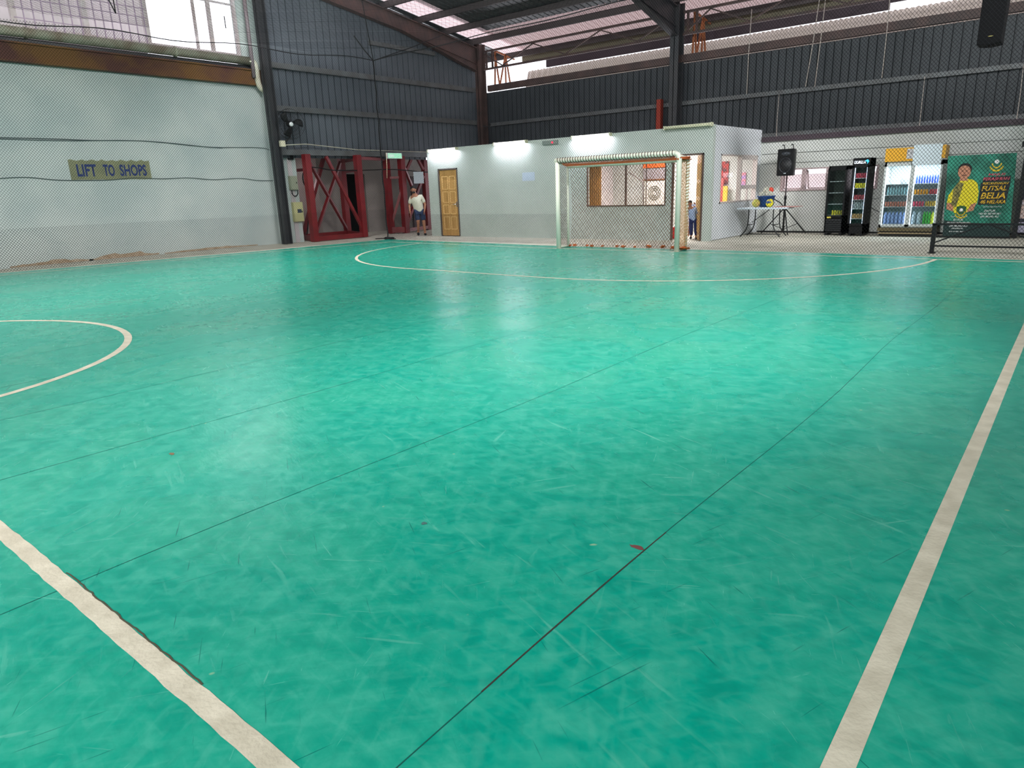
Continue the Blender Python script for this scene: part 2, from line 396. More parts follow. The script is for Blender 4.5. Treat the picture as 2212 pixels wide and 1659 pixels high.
# girts (horizontal cladding rails)
def girt(name, p, q, h, label):
    mb = MB(); mb.bar(p, q, 0.10, h)
    d = (Vector(q)-Vector(p)).normalized(); up = Vector((0,0,1)); a = d.cross(up)
    return tag(mb.build(name, GIRT), label, 'cladding rail', None, 'structure')
girt('trim_1', (-19.74, 13.05, 5.28), (-19.74, 22.4, 5.28), 0.16, 'top rail of gable cladding')
girt('trim_2', (-19.74, 13.05, 4.06), (-19.74, 22.4, 4.06), 0.16, 'middle rail of gable cladding')
girt('trim_3', (-19.70, 13.05, 2.78), (-19.70, 22.4, 2.78), 0.17, 'bottom rail of gable cladding')
girt('trim_4', (-19.74, 17.0, 6.37), (-19.74, 20.1, 6.37), 0.13, 'short rail high on gable')
girt('trim_5', (-19.3, 22.68, 3.97), (4, 22.68, 3.97), 0.12, 'middle rail of back cladding')
girt('trim_6', (-19.3, 22.68, 2.74), (4, 22.68, 2.74), 0.16, 'bottom rail of back cladding')
tag(MB().bar((-19.3, 22.62, 5.32), (4, 22.62, 5.32), 0.16, 0.22).build('trim_7', RSTEEL), 'brown eaves rail on back cladding', 'cladding rail', None, 'structure')
tag(MB().bar((-19.3, 22.70, 5.435), (4, 22.70, 5.435), 0.05, 0.02).build('trim_8', mat('pale_edge', (210, 200, 196), 0.5)), 'pale edge on eaves rail', 'cladding rail', None, 'structure')

# ------------------------------------------------------------------ left wall
lw = MB(); lw.box((-20.5, -10, -0.01), (-20.2, 12.95, 4.80)); lw.box((-20.5, 12.45, 4.8), (-20.2, 12.95, 8.3))
lw.box((-20.5, -10, 7.5), (-20.2, 12.45, 8.6))
lw.box((-20.3, 12.95, -0.01), (-19.98, 13.72, 2.75)); lw.box((-20.5, 12.95, 2.75), (-19.87, 13.1, 8.35))
struct(lw, 'wall_left', WALL_LEFT, 'tall blue-white painted masonry wall with peeling paint at its foot', 'wall')
st = MB()
for u0, u1, hgt in ((195, 345, 0.16), (20, 200, 0.10), (360, 560, 0.07)):
    a = at('x', -20.19, u0, 570); b = at('x', -20.19, u1, 550)
    N = 14; pts = [(-20.195, a.y+(b.y-a.y)*i/N, 0) for i in range(N+1)]+[(-20.195, a.y+(b.y-a.y)*(N-i)/N, hgt*(0.5+0.5*random.random())*math.sin(PI*min(max((N-i)/N, 0.06), 0.94))+0.02) for i in range(N+1)]
    st.poly(pts, (0.003, 0, 0))
tag(st.build('trim_9', mat('bare_patch', (150, 128, 104), 0.9, col2=(176, 160, 140), scale=6)), 'brown bare patches along wall foot', 'stain', None, 'structure')
# painted sign on the wall
s0 = at('x', -20.19, 146, 345); s1 = at('x', -20.19, 328, 386)
sg = thing('painted_sign', 'hand painted LIFT TO SHOPS sign in blue letters on an olive panel', 'sign', (-20.19, (s0.y+s1.y)/2, 2.3))
N = 30; top = [(-20.195, s0.y+(s1.y-s0.y)*i/N, 2.52+0.02*math.sin(i*1.7)+random.uniform(-.008,.008)) for i in range(N+1)]
bot = [(-20.195, s1.y-(s1.y-s0.y)*i/N, 2.04+random.uniform(-.008,.008)) for i in range(N+1)]
mb = MB(); mb.poly(top+bot, (0.008, 0, 0)); pan = mb.build('panel', mat('olive_panel', (128, 130, 98), 0.8, col2=(112, 116, 90), scale=3), None)
pan.parent = sg; pan.matrix_parent_inverse = Matrix.Translation(-Vector(sg.location))
NAVY = mat('navy_letters', (22, 44, 98), 0.7)
ty0 = s0.y+0.16; tw = (s1.y-s0.y)-0.27
def wtext(bd, a, wd):
    t = text('lettering', bd, (-20.187, a, 2.12), (0,1,0), (0,0,1), wd, 0.30, NAVY, sg, 0.006, thick=0.03)
wtext('LIFT', ty0, tw*0.27); wtext('TO', ty0+tw*0.365, tw*0.16); wtext('SHOPS', ty0+tw*0.60, tw*0.40)

# rusty beam along the wall
bb = MB(); bb.box((-20.25, -10, 4.74), (-20.02, 12.9, 5.10)); bb.box((-20.25, -10, 5.10), (-19.96, 12.9, 5.14)); bb.box((-20.25, -10, 4.70), (-19.96, 12.9, 4.74)); 
struct(bb, 'beam', RUST, 'rust brown steel beam running along the left wall below the windows', 'beam')
bb = MB(); bb.box((-20.25, -10, 5.14), (-20.15, 12.9, 5.26))
struct(bb, 'ledge_beam', DSTEEL, 'dark recess strip over the rust brown beam', 'beam')
# gutter pipe + elbow
gp = thing('gutter_pipe', 'weathered grey gutter pipe above the rusty beam with elbow by the column', 'pipe', (-20.0, 6, 5.4))
def child_world(mb, name, material, parent, **k):
    return mb.build(name, material, parent, at0=parent.location, **k)
child_world(MB().tube([(-20.03, -8.1, 5.36), (-20.03, 12.55, 5.36)], 0.115, 14), 'pipe', GUTTER, gp)
for y in (1.2, 4.5, 6.75, 10.3): child_world(MB().tube([(-20.03, y, 5.36), (-20.03, y+0.05, 5.36)], 0.13, 14), 'coupling', GUTTER, gp)
child_world(MB().tube(catmull([(-20.0, 12.5, 5.36), (-20.0, 12.68, 5.32), (-19.98, 12.72, 5.15), (-19.96, 12.72, 4.8), (-19.93, 12.78, 4.62), (-19.9, 13.0, 4.52)], 5), 0.085, 14), 'elbow', PVC, gp)

# windows upper left
def win_frame(n, y0, y1, z0, z1, grid, mid=()):
    o = thing('window_%d' % n, ['high window with steel security grid', 'bright high window with plain panes'][0 if grid else 1]+' over the rusty beam', 'window', (-20.3, (y0+y1)/2, z0)); o['kind'] = 'structure'
    fb = MB(); X = -20.3
    for y in (y0+0.03, y1-0.03): fb.box((X-0.058, y-0.03, z0+0.003), (X+0.058, y+0.03, z1-0.003))
    fb.box((X-0.06, y0, z0), (X+0.06, y1, z0+0.06)); fb.box((X-0.06, y0, z1-0.06), (X+0.06, y1, z1))
    for y, wd in mid: fb.box((X-0.05, y-wd/2, z0), (X+0.05, y+wd/2, z1))
    if not grid: fb.box((X-0.04, y0, 6.86), (X+0.04, y1, 6.90))
    child_world(fb, 'window_frame', FRAMEM, o)
    if grid:
        g = MB(); y = y0+0.2; zz = z0+0.22
        while y < y1-0.05: g.box((X+0.07, y-0.012, z0), (X+0.09, y+0.012, z1)); y += 0.208
        while zz < z1: g.box((X+0.07, y0, zz-0.01), (X+0.085, y1, zz+0.01)); zz += 0.215
        child_world(g, 'security_grid', GRIDM, o)
    child_world(MB().box((X-0.004, y0, z0), (X+0.004, y1, z1)), 'glass_pane', GLASS, o)
FRAMEM = mat('window_frame_grey', (190, 182, 184), 0.6, col2=(160, 148, 146), scale=2)
GRIDM = mat('grid_steel', (150, 132, 150), 0.6)
win_frame(1, -3.4, 1.4, 5.5, 7.5, True); win_frame(2, 1.4, 6.68, 5.5, 7.5, False, [(4, 0.08)]); win_frame(3, 6.68, 8.26, 5.5, 7.5, True)
win_frame(4, 8.26, 9.78, 5.5, 7.5, True); win_frame(5, 9.78, 12.45, 5.5, 7.5, False, [(11.17, 0.05), (11.62, 0.09)])
# a pale building outside, seen through the gridded windows
ob = MB(); ob.box((-34, -14, 0), (-27, 12.9, 12.5)); 
tag(ob.build('outside_building', mat('outside_render', (166, 158, 158), 0.9, col2=(146, 142, 138), scale=0.8)), 'pale rendered building outside the high windows', 'building')
ob = MB(); ob.box((-21.4, 8.0, 5.45), (-21.1, 8.5, 5.62)); ob.box((-21.4, 7.0, 5.45), (-21.2, 7.5, 5.66)); 

wr = MB(); wr.box((4.3, -8.2, -0.01), (4.5, 22.8, 8.4)); struct(wr, 'wall_right', WHITE_WALL, 'painted wall on the near right side of the hall', 'wall')
wr = MB(); wr.box((-20.4, -8.4, -0.01), (4.5, -8.2, 8.4)); struct(wr, 'wall_front', WHITE_WALL, 'painted wall at the near end of the hall', 'wall')
# cables on the left wall
def cable(pts_uv, X, r, label, matl=CABLE, name='wall_cable'):
    pts = catmull([at('x', X, u, v) for u, v in pts_uv], 5)
    a = pts[0]; pts = [a+(a-pts[4])*3]+pts if pts_uv[0][0] <= 0 else pts
    return tag(MB().tube(pts, r, 6).build(name, matl), label, 'cable')
cable([(0,297),(120,300),(200,303),(300,304),(370,309),(460,318),(560,319),(590,328)], -20.17, 0.009, 'grey cable sagging across the left wall above the painted sign')
cable([(0,300),(150,304),(260,303),(330,306),(420,315),(480,320)], -20.17, 0.008, 'thin grey wire just under the upper wall cable')
cable([(0,385),(60,383),(130,389),(230,389),(290,384),(350,386),(410,384),(460,388),(520,385),(560,390),(604,389)], -20.17, 0.009, 'grey cable wavering across the left wall just below the painted sign')

# ------------------------------------------------------------------ steel columns, rafters, purlins, truss
def ibeam(mb, p, q, wdt, dep, tf=0.02, side=(1,0,0)):
    mb.bar(p, q, tf, dep, up=side) ; return mb
def column(name, x, y, z1, wx, dy, material, label, web='x', z0=0.0):
    """H section: flanges normal to the web direction"""
    mb = MB(); t = 0.03
    if web == 'y':
        mb.box((x-wx/2, y-dy/2, z0), (x+wx/2, y-dy/2+t, z1)); mb.box((x-wx/2, y+dy/2-t, z0), (x+wx/2, y+dy/2, z1)); mb.box((x-0.012, y-dy/2, z0), (x+0.012, y+dy/2, z1))
    else:
        mb.box((x-wx/2, y-dy/2, z0), (x-wx/2+t, y+dy/2, z1)); mb.box((x+wx/2-t, y-dy/2, z0), (x+wx/2, y+dy/2, z1)); mb.box((x-wx/2, y-0.012, z0), (x+wx/2, y+0.012, z1))
    return tag(mb.build(name, material), label, 'column', None, 'structure')
column('column', -19.66, 12.86, 8.3, 0.26, 0.24, DSTEEL, 'dark steel column where the left wall meets the gable', 'y')
tag(MB().tube([(-19.95, 12.60, 4.9), (-19.95, 12.60, 8.2)], 0.055, 10).build('downpipe', mat('grey_pipe', (120, 108, 112), 0.5)), 'grey vertical pipe beside the dark column above the rusty beam', 'pipe')
column('column', -19.55, 22.45, 6.95, 0.26, 0.36, RSTEEL, 'brown steel column in the far corner of the hall', 'y')
column('column', -11.07, 22.42, 6.95, 0.30, 0.40, DSTEEL, 'dark steel column rising behind the office roof', 'y')
column('column', -0.3, 22.42, 6.95, 0.30, 0.40, DSTEEL, 'dark steel column behind the coolers wall', 'y')
for x, nm in ((-19.6, 'far corner'), (-11.07, 'column behind the office'), (-0.3, 'column behind the coolers')):
    r = MB()
    def zb(y):   # lower flange: deep haunch by the column
        return 5.92+(22.4-y)*0.245 if y > 18.4 else 5.92+4.0*0.245+(18.4-y)*0.143 if y > 7 else 5.92+0.98+11.4*0.143-(7-y)*0.143
    ys = [22.25, 18.4, 12.7, 7.0, 1.0, -8.0]
    web_ = [(x-0.01, y, roof_z(y)-0.22) for y in ys]+[(x-0.01, y, zb(y)) for y in reversed(ys)]
    r.poly(web_, (0.02, 0, 0))
    for a, b in zip(ys, ys[1:]):
        r.bar((x, a, zb(a)), (x, b, zb(b)), 0.22, 0.025); r.bar((x, a, roof_z(a)-0.23), (x, b, roof_z(b)-0.23), 0.22, 0.025)
    r.bar((x, 22.3, zb(22.3)+0.28), (x, 18.9, zb(18.9)+0.02), 0.12, 0.02)
    tag(r.build('rafter', RSTEEL if x < -19 else DSTEEL), 'haunched steel roof rafter springing from the '+nm, 'rafter', None, 'structure')
PURL = mat('purlin_steel', (70, 64, 64), 0.5, metal=0.3)
for y in (23.95, 21.92, 20.55, 19.2, 17.6, 16.1, 14.6, 13.1, 11.6, 10.1, 8.6):
    z = roof_z(y); mb = MB()
    mb.box((-21, y-0.01, z-0.23), (4, y+0.01, z-0.01)); mb.box((-21, y-0.07, z-0.23), (4, y+0.01, z-0.215)); mb.box((-21, y-0.01, z-0.03), (4, y+0.07, z-0.015))
    tag(mb.build('purlin', PURL), 'steel roof purlin running along the hall under the roof sheets', 'purlin', 'roof purlins', 'structure')
# roof sheets
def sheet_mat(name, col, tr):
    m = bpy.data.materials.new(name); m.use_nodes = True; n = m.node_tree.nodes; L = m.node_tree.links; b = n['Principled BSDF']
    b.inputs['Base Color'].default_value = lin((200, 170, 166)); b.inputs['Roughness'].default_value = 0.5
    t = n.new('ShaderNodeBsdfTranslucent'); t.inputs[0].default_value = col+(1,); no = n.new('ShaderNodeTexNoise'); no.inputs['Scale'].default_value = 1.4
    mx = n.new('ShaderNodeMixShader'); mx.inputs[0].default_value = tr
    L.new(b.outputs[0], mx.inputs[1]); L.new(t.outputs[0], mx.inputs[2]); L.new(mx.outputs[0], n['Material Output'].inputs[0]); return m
GAPLIT = sheet_mat('gap_lit_sheet', (0.62, 0.50, 0.50), 0.6); EAVESLIT = sheet_mat('eaves_lit_sheet', (0.24, 0.185, 0.178), 0.6)  # light from the eaves gap put into paler, see-through sheet colours
def roof_sheet(x0, x1, y0, y1, name, label, m_):
    mb = MB(); vs = []; fs = []; x = x0; prof = []
    while x < x1: prof += [(x, 0), (x+0.17, 0), (x+0.185, -1), (x+0.215, -1), (x+0.23, 0)]; x += 0.245
    for px, d in prof: vs += [(px, y0, roof_z(y0)-d*0.03), (px, y1, roof_z(y1)-d*0.03)]
    for i in range(len(prof)-1): fs.append((2*i, 2*i+1, 2*i+3, 2*i+2))
    mb.add(vs, fs); o = mb.build(name, m_)
    tag(o, label, 'roof', None, 'structure')
roof_sheet(-21.0, -19.53, 7, 24.3, 'roof', 'ribbed metal roof sheets beyond the gable', ROOF)
roof_sheet(-19.53, -18.5, 7, 24.3, 'roof', 'roof sheet beside the far corner rafter, made pale and translucent for gap light', GAPLIT)
roof_sheet(-18.55, 4.2, 21.5, 24.3, 'roof', 'roof sheets along the eaves, tinted pale pink for gap light', EAVESLIT)
roof_sheet(-18.55, 4.2, 7, 21.5, 'roof', 'dark ribbed metal roof sheets over the back half of the hall', ROOF)
roof_sheet(-21, 4.2, -8, 7, 'roof', 'dark ribbed metal roof sheets over the front half of the hall', ROOF)
# lattice eaves truss
def truss(x0, x1, nodes, label):
    t = thing('lattice_truss', label, 'truss', ((x0+x1)/2, 22.5, 6.0)); t['kind'] = 'structure'
    child_world(MB().bar((x0, 22.5, 6.66), (x1, 22.5, 6.66), 0.09, 0.07), 'top_chord', RSTEEL, t)
    child_world(MB().bar((x0, 22.5, 6.02), (x1, 22.5, 6.02), 0.09, 0.07), 'bottom_chord', RSTEEL, t)
    for a, b in zip(nodes, nodes[1:]):
        child_world(MB().bar((a[0], 22.5, a[1]), (b[0], 22.5, b[1]), 0.04, 0.04), 'diagonal', RSTEEL, t)
    for xx in (x0+0.15, x0+0.45): child_world(MB().bar((xx, 22.5, 6.02), (xx, 22.5, 6.66), 0.07, 0.05), 'upright', RSTEEL, t)
T, B_ = 6.62, 6.06
truss(-19.4, -11.25, [(-19.4, T), (-18.45, B_), (-16.95, T), (-15.5, B_), (-14.0, T), (-12.55, B_), (-11.3, T)], 'brown lattice truss between the far corner and the column behind the office')
truss(-10.9, -2.2, [(-10.85, B_), (-10.0, T), (-8.75, B_), (-7.4, T), (-6.0, B_), (-4.7, T), (-3.4, B_), (-2.3, T)], 'brown lattice truss over the coolers side of the hall')
# braces outside the eaves beside the columns
for x in (-19.2, -10.75):
    b = thing('eaves_bracket', 'rusty bracket braces outside the eaves beside the %s' % ('far corner column' if x < -15 else 'column behind the office'), 'bracket', (x, 23.2, 6)); b['kind'] = 'structure'
    for p, q in (((x, 22.9, 5.45), (x, 23.0, 6.8)), ((x, 23.2, 5.45), (x, 22.95, 6.7)), ((x, 23.6, 5.45), (x, 23.6, 6.7)), ((x, 23.2, 5.45), (x, 23.6, 6.6)), ((x, 23.9, 5.5), (x, 23.65, 6.6)), ((x, 22.8, 6.75), (x, 24.2, 6.55))):
        child_world(MB().bar(p, q, 0.05, 0.05), 'brace', mat('rust_brace', (150, 88, 50), 0.7) if 'rust_brace' not in MATS else MATS['rust_brace'], b)
tag(MB().box((-18.9, 24.33, 6.36), (4, 24.36, 6.70)).build('eaves_fascia', mat('olive_fascia', (104, 98, 78), 0.6)), 'olive grey eaves fascia board seen through the gap above the cladding', 'fascia', None, 'structure')
tag(MB().box((-17.6, 24.2, 6.06), (-5.3, 24.3, 6.36)).build('eaves_beam', mat('purple_beam', (58, 44, 52), 0.6)), 'dark purple-brown beam under the outer eaves fascia', 'beam', None, 'structure')
tag(MB().box((-5.3, 24.2, 6.24), (4, 24.3, 6.36)).build('eaves_beam', MATS['purple_beam']), 'shallower end of the eaves beam over the coolers', 'beam', None, 'structure')
# neighbouring lean-to sheet outside the opening
ls = MB(); vs = []; fs = []; x = -19.0; pr = []
while x < 5: pr.append((x, 0.03*math.sin((x+19.0)*2*PI/0.3))); x += 0.05
for px, d in pr: vs += [(px, 24.5+d, 4.9), (px, 24.9+d, 6.12+abs(d)*1.2), (px, 24.45+d, 4.9), (px, 24.85+d, 6.12+abs(d)*1.2)]
for i in range(len(pr)-1): fs += [(4*i, 4*i+4, 4*i+5, 4*i+1), (4*i+2, 4*i+3, 4*i+7, 4*i+6), (4*i+1, 4*i+5, 4*i+7, 4*i+3)]
ls.add(vs, fs)
tag(ls.build('lean_to_sheet', mat('lean_to_metal', (168, 156, 146), 0.5, metal=0.2)), 'corrugated sheet of a lean-to outside the gap above the cladding', 'roof sheet', None, 'structure')

# tie rods and cords hanging against the back cladding
def hang(u0, v0, u1, v1, Y, r, label, m_=PAPER, name='hanging_rope'):
    a = at('y', Y, u0, v0); b = at('y', Y, u1, v1)
    mid = a.lerp(b, 0.5)+Vector((random.uniform(-.02,.02), 0, 0))
    return tag(MB().tube([a, mid, b], r, 6).build(name, m_), label, 'cord')
CORD = mat('white_cord', (190, 180, 172), 0.7)
hang(1624, 20, 1613, 203, 22.35, 0.012, 'white cord hanging from the roof just past the office column', CORD)
hang(1770, 0, 1740, 187, 22.35, 0.012, 'slanting white cord, left one of a close pair on back cladding', CORD)
hang(1783, 0, 1760, 187, 22.35, 0.012, 'slanting white cord, right one of a close pair on back cladding', CORD)
hang(1922, 0, 1905, 168, 22.35, 0.012, 'white cord hanging on the upper cladding above the white glass cooler', CORD)
hang(1683, 205, 1677, 297, 22.55, 0.010, 'short white cord on the lower cladding above the loudspeaker stand', CORD)
hang(1998, 165, 1986, 273, 22.55, 0.010, 'short white cord on the lower cladding above the white glass cooler', CORD)
hang(2211, 140, 2196, 258, 22.55, 0.010, 'short white cord on the lower cladding above the green banner', CORD)
hang(1211, 245, 1211, 300, 22.55, 0.009, 'thin wire drop behind the office, left of two under a bracket', CABLE)
hang(1221, 243, 1221, 297, 22.55, 0.009, 'thin wire drop behind the office, right of two under a bracket', CABLE)
tag(MB().tube(catmull([at('y', 22.5, u, v) for u, v in ((1211,247),(1213,243),(1230,244),(1248,243))], 4), 0.02, 6).build('cable_bracket', DSTEEL), 'small dark cable bracket on cladding above the office lamps', 'bracket')
tag(MB().box((-11.75, 22.4, 2.8), (-11.6, 22.6, 4.15)).build('red_post', mat('red_oxide', (140, 46, 28), 0.7)), 'red oxide steel strip against the dark column behind the office', 'steel strip')
tag(MB().tube(catmull([at('y', 22.3, u, v) for u, v in ((1008,264),(1028,264),(1040,272),(1056,273),(1060,268))], 4), 0.02, 6).build('bent_conduit', DSTEEL), 'bent conduit in the far corner at the middle cladding rail', 'conduit')
hang(1005, 268, 1012, 310, 22.3, 0.009, 'thin wire hanging in the far corner left of the corner column', CABLE)

# ------------------------------------------------------------------ recess behind the red frames
rc = MB()
rc.box((-24.2, 13.4, 0), (-19.95, 13.55, 2.9))                # near side of recess
rc.box((-24.4, 13.4, 0), (-24.2, 20.2, 2.9))
rc.box((-24.2, 13.5, 2.8), (-19.9, 22.8, 2.95))
struct(rc, 'wall_recess', PINKW, 'pale pinkish wall inside the recess behind the red steel frames', 'wall')
# lift shaft block inside the recess
X_S = -22.0
a = at('x', X_S, 703, 500).y; b = at('x', X_S, 848, 500).y
d0, d1 = at('x', X_S, 748, 400).y, at('x', X_S, 789, 400).y; dz = at('x', X_S, 765, 376).z
sh = MB(); wall_with_holes(sh, 'x', X_S-0.15, X_S, a, b+5.2, 0, 2.8, [(d0, d1, -1, dz)])
sh.box((-24.2, a-0.1, 0), (X_S, a, 2.8))
struct(sh, 'wall_shaft', mat('shaft_paint', (150, 142, 136), 0.8, col2=(134, 128, 122), scale=1.1), 'grey beige wall with a dark doorway behind the red frames', 'wall')
dw_ = MB(); ya = at('x', -21.0, 893, 450).y; dw_.box((-21.1, ya, 0), (-21.0, 22.6, 2.05)); struct(dw_, 'wall_shade_panel', mat('recess_shade_maroon', (66, 54, 58), 0.8), 'added dark panel for the dim recess interior behind the walking man', 'wall')  # dark panel put in for the shade inside the recess
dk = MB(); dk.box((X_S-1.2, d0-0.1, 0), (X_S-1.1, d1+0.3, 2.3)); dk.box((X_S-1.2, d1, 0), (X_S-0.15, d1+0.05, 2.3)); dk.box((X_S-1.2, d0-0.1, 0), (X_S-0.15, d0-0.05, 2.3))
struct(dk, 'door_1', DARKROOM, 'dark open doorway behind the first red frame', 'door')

# ------------------------------------------------------------------ red steel frames
def post(t, u, v, w_, ztop=2.72, X=None):
    p = at('z', 0, u, v) if X is None else at('x', X, u, v)
    if X is not None: p.z = 0
    child_world(MB().box((p.x-w_/2, p.y-w_/2, 0), (p.x+w_/2, p.y+w_/2, ztop)), 'post', RED, t); return p
rf = thing('red_steel_frame', 'red painted braced steel frame standing nearest the dark column', 'steel frame', (-19.4, 14.7, 0))
p1 = at('z', 0, 681, 521); p3 = at('z', 0, 787, 513.5); XF = (p1.x+p3.x)/2; p1.x = p3.x = XF-0.1
p1.y = at('x', p1.x, 681, 521).y; p3.y = at('x', p3.x, 787, 513.5).y
XB = -21.3; p2 = Vector((XB, at('x', XB, 752, 506).y, 0)); p0 = Vector((XB, at('x', XB, 651, 506).y, 0))
for p, w_ in ((p1, 0.2), (p3, 0.2), (p2, 0.2)): child_world(MB().box((p.x-w_/2, p.y-w_/2, 0), (p.x+w_/2, p.y+w_/2, 2.72)), 'post', RED, rf)
def fbar(t, a, b, w_=0.09, nm='brace'): child_world(MB().bar(a, b, w_, w_), nm, RED, t)
Z3 = Vector((0, 0, 1))
fbar(rf, p1+Z3*0.08, p3+Z3*0.08, 0.15, 'base_beam'); fbar(rf, p3+Z3*0.08, p2+Z3*0.08, 0.15, 'base_beam'); fbar(rf, p2+Z3*0.08, Vector((XB, p0.y, 0.08)), 0.15, 'base_beam')
fbar(rf, p1+Z3*0.08, Vector((XB, p0.y, 0.08)), 0.15, 'base_beam')
fbar(rf, p1+Z3*2.65, p2+Z3*0.15); fbar(rf, p2+Z3*2.65, p1+Z3*0.15)
tm = at('x', XF-0.1, 704, 338)
fbar(rf, tm, p3+Z3*0.2); 
fbar(rf, at('x', XB, 700, 336), at('x', XB, 656, 505), 0.11)
fbar(rf, at('x', XB, 640, 368), at('x', XB, 665, 366), 0.1, 'cross_rail'); fbar(rf, at('x', XB, 745, 371), at('x', XB, 775, 368), 0.1, 'cross_rail')
fbar(rf, p2+Z3*2.6, p3+Z3*2.6, 0.1, 'cross_rail')
rg = thing('red_steel_frame', 'red painted braced steel frame the man is walking past, under the exit sign', 'steel frame', (-19.2, 17.3, 0))
X4 = -20.0; p4 = Vector((X4, at('x', X4, 846, 505).y, 0)); X5 = -19.6; p5 = Vector((X5, at('x', X5, 878, 506).y, 0)); p6 = Vector((-20.2, at('x', -20.2, 926, 500).y, 0))
for p in (p4, p5, p6): child_world(MB().box((p.x-0.1, p.y-0.1, 0), (p.x+0.1, p.y+0.1, 2.72)), 'post', RED, rg)
fbar(rg, p4+Z3*0.12, p5+Z3*0.12, 0.2, 'base_beam'); fbar(rg, p5+Z3*0.1, p6+Z3*0.1, 0.12, 'base_beam')
fbar(rg, p4+Z3*0.25, p5+Z3*1.7, 0.09); fbar(rg, p5+Z3*2.6, at('x', -20.1, 905, 440)); fbar(rg, at('x', -20.1, 889, 342), at('x', -20.1, 878, 368)); fbar(rg, at('x', -20.1, 901, 342), at('x', -20.1, 914, 366))
fbar(rg, at('x', -20.1, 915, 380), at('x', -20.1, 898, 425)); fbar(rg, p4+Z3*1.98, p5+Z3*1.98, 0.08, 'cross_rail'); fbar(rg, p5+Z3*0.15, at('x', -19.6, 893, 446), 0.09)
tr = tag(MB().bar(p3+Z3*2.62, p4+Z3*2.62, 0.1, 0.1).build('red_lintel_bar', RED), 'red bar linking the two red steel frames at the top', 'steel bar')
tag(MB().tube(catmull([at('x', -19.45, u, v) for u, v in ((672,361),(692,363),(706,366),(730,368),(780,368),(840,366),(880,368),(905,371),(935,372))], 4), 0.018, 6).build('sagging_cable', BLACK), 'black cable strung across both red frames below their tops', 'cable')
tag(MB().tube(catmull([at('x', -20.9, u, v) for u, v in ((657,368),(654,380),(656,395),(663,410),(668,440),(666,480),(663,507))], 4), 0.02, 6).build('hanging_cable', BLACK), 'black cable hanging down behind the first red post', 'cable')

# exit sign, paper, electric boxes, fan
p = at('x', -19.5, 836, 330); q_ = at('x', -19.5, 868, 343)
ex = thing('exit_sign', 'pale green lit exit sign hung under the cladding rail', 'sign', (-19.5, (p.y+q_.y)/2, (p.z+q_.z)/2))
child_world(MB().box((-19.56, p.y, q_.z), (-19.48, q_.y, p.z)), 'case', WHITEP, ex)
child_world(MB().box((-19.48, p.y+0.02, q_.z+0.015), (-19.475, q_.y-0.02, p.z-0.015)), 'face', mat('exit_face', (150, 205, 175), 0.5, emis=(150, 215, 180), estr=1.0), ex)
EXG = mat('exit_green', (196, 232, 212), 0.5, emis=(210, 240, 222), estr=0.6)
child_world(MB().box((-19.475, p.y+0.06, q_.z+0.05), (-19.472, p.y+0.3, p.z-0.05)), 'pictogram', EXG, ex)
p = at('x', -19.3, 893, 371); q_ = at('x', -19.3, 916, 396)
pn = thing('paper_notice', 'white paper notice hanging above the walking man', 'notice', (-19.3, (p.y+q_.y)/2, q_.z))
child_world(MB().box((-19.31, p.y, q_.z), (-19.30, q_.y, p.z)), 'sheet', PAPER, pn)
for yy in (p.y+0.05, q_.y-0.05): child_world(MB().tube([(-19.305, yy, p.z-0.01), (-19.6, yy, 2.70)], 0.003, 5), 'string', CABLE, pn)
tag(MB().box((-19.3, at('x',-19.3,920,338).y, 2.58), (-19.2, at('x',-19.3,929,338).y, 2.66)).build('small_lamp', mat('lamp_w', (240,240,250), 0.4, emis=(240,240,255), estr=3)), 'small white lamp tucked beside the office corner', 'lamp')

def ebox(u0, v0, u1, v1, X, d, m_, label, win=False, nm='electric_box'):
    p = at('x', X, u0, v0); q_ = at('x', X, u1, v1)
    t = thing(nm, label, 'electric box', (X, (p.y+q_.y)/2, (p.z+q_.z)/2))
    child_world(MB().box((X-d, p.y, q_.z), (X, q_.y, p.z)), 'case', m_, t, bevel=0.008)
    child_world(MB().box((X, p.y+0.02, q_.z+0.02), (X+0.012, q_.y-0.02, p.z-0.02)), 'door_panel', m_, t)
    if win: child_world(MB().box((X+0.012, p.y+(q_.y-p.y)*.35, p.z-(p.z-q_.z)*.55), (X+0.016, q_.y-(q_.y-p.y)*.22, p.z-(p.z-q_.z)*.36)), 'meter_window', mat('meter_glass', (60, 70, 82), 0.2), t)
    child_world(MB().box((X+0.012, q_.y-0.07, (p.z+q_.z)/2-0.02), (X+0.025, q_.y-0.045, (p.z+q_.z)/2+0.03)), 'latch', BLACK, t)
    return t
OLIV = mat('olive_box', (176, 174, 128), 0.6); GREYB = mat('grey_box', (142, 148, 128), 0.6)
ebox(633, 437, 658, 478, -19.86, 0.12, OLIV, 'olive electric meter box with small window beside the dark column', True)
ebox(626, 380, 645, 410, -19.86, 0.12, GREYB, 'plain grey-green electric box above the olive meter box')
ebox(624, 334, 635, 345, -19.86, 0.12, BLACK, 'small black switch box at the top of the wall end')
tag(MB().tube(catmull([at('x', -19.84, u, v) for u, v in ((630,411),(632,420),(638,424),(643,420),(643,411))], 4), 0.018, 6).build('loop_cable', BLACK), 'black cable loops between the two electric boxes', 'cable')

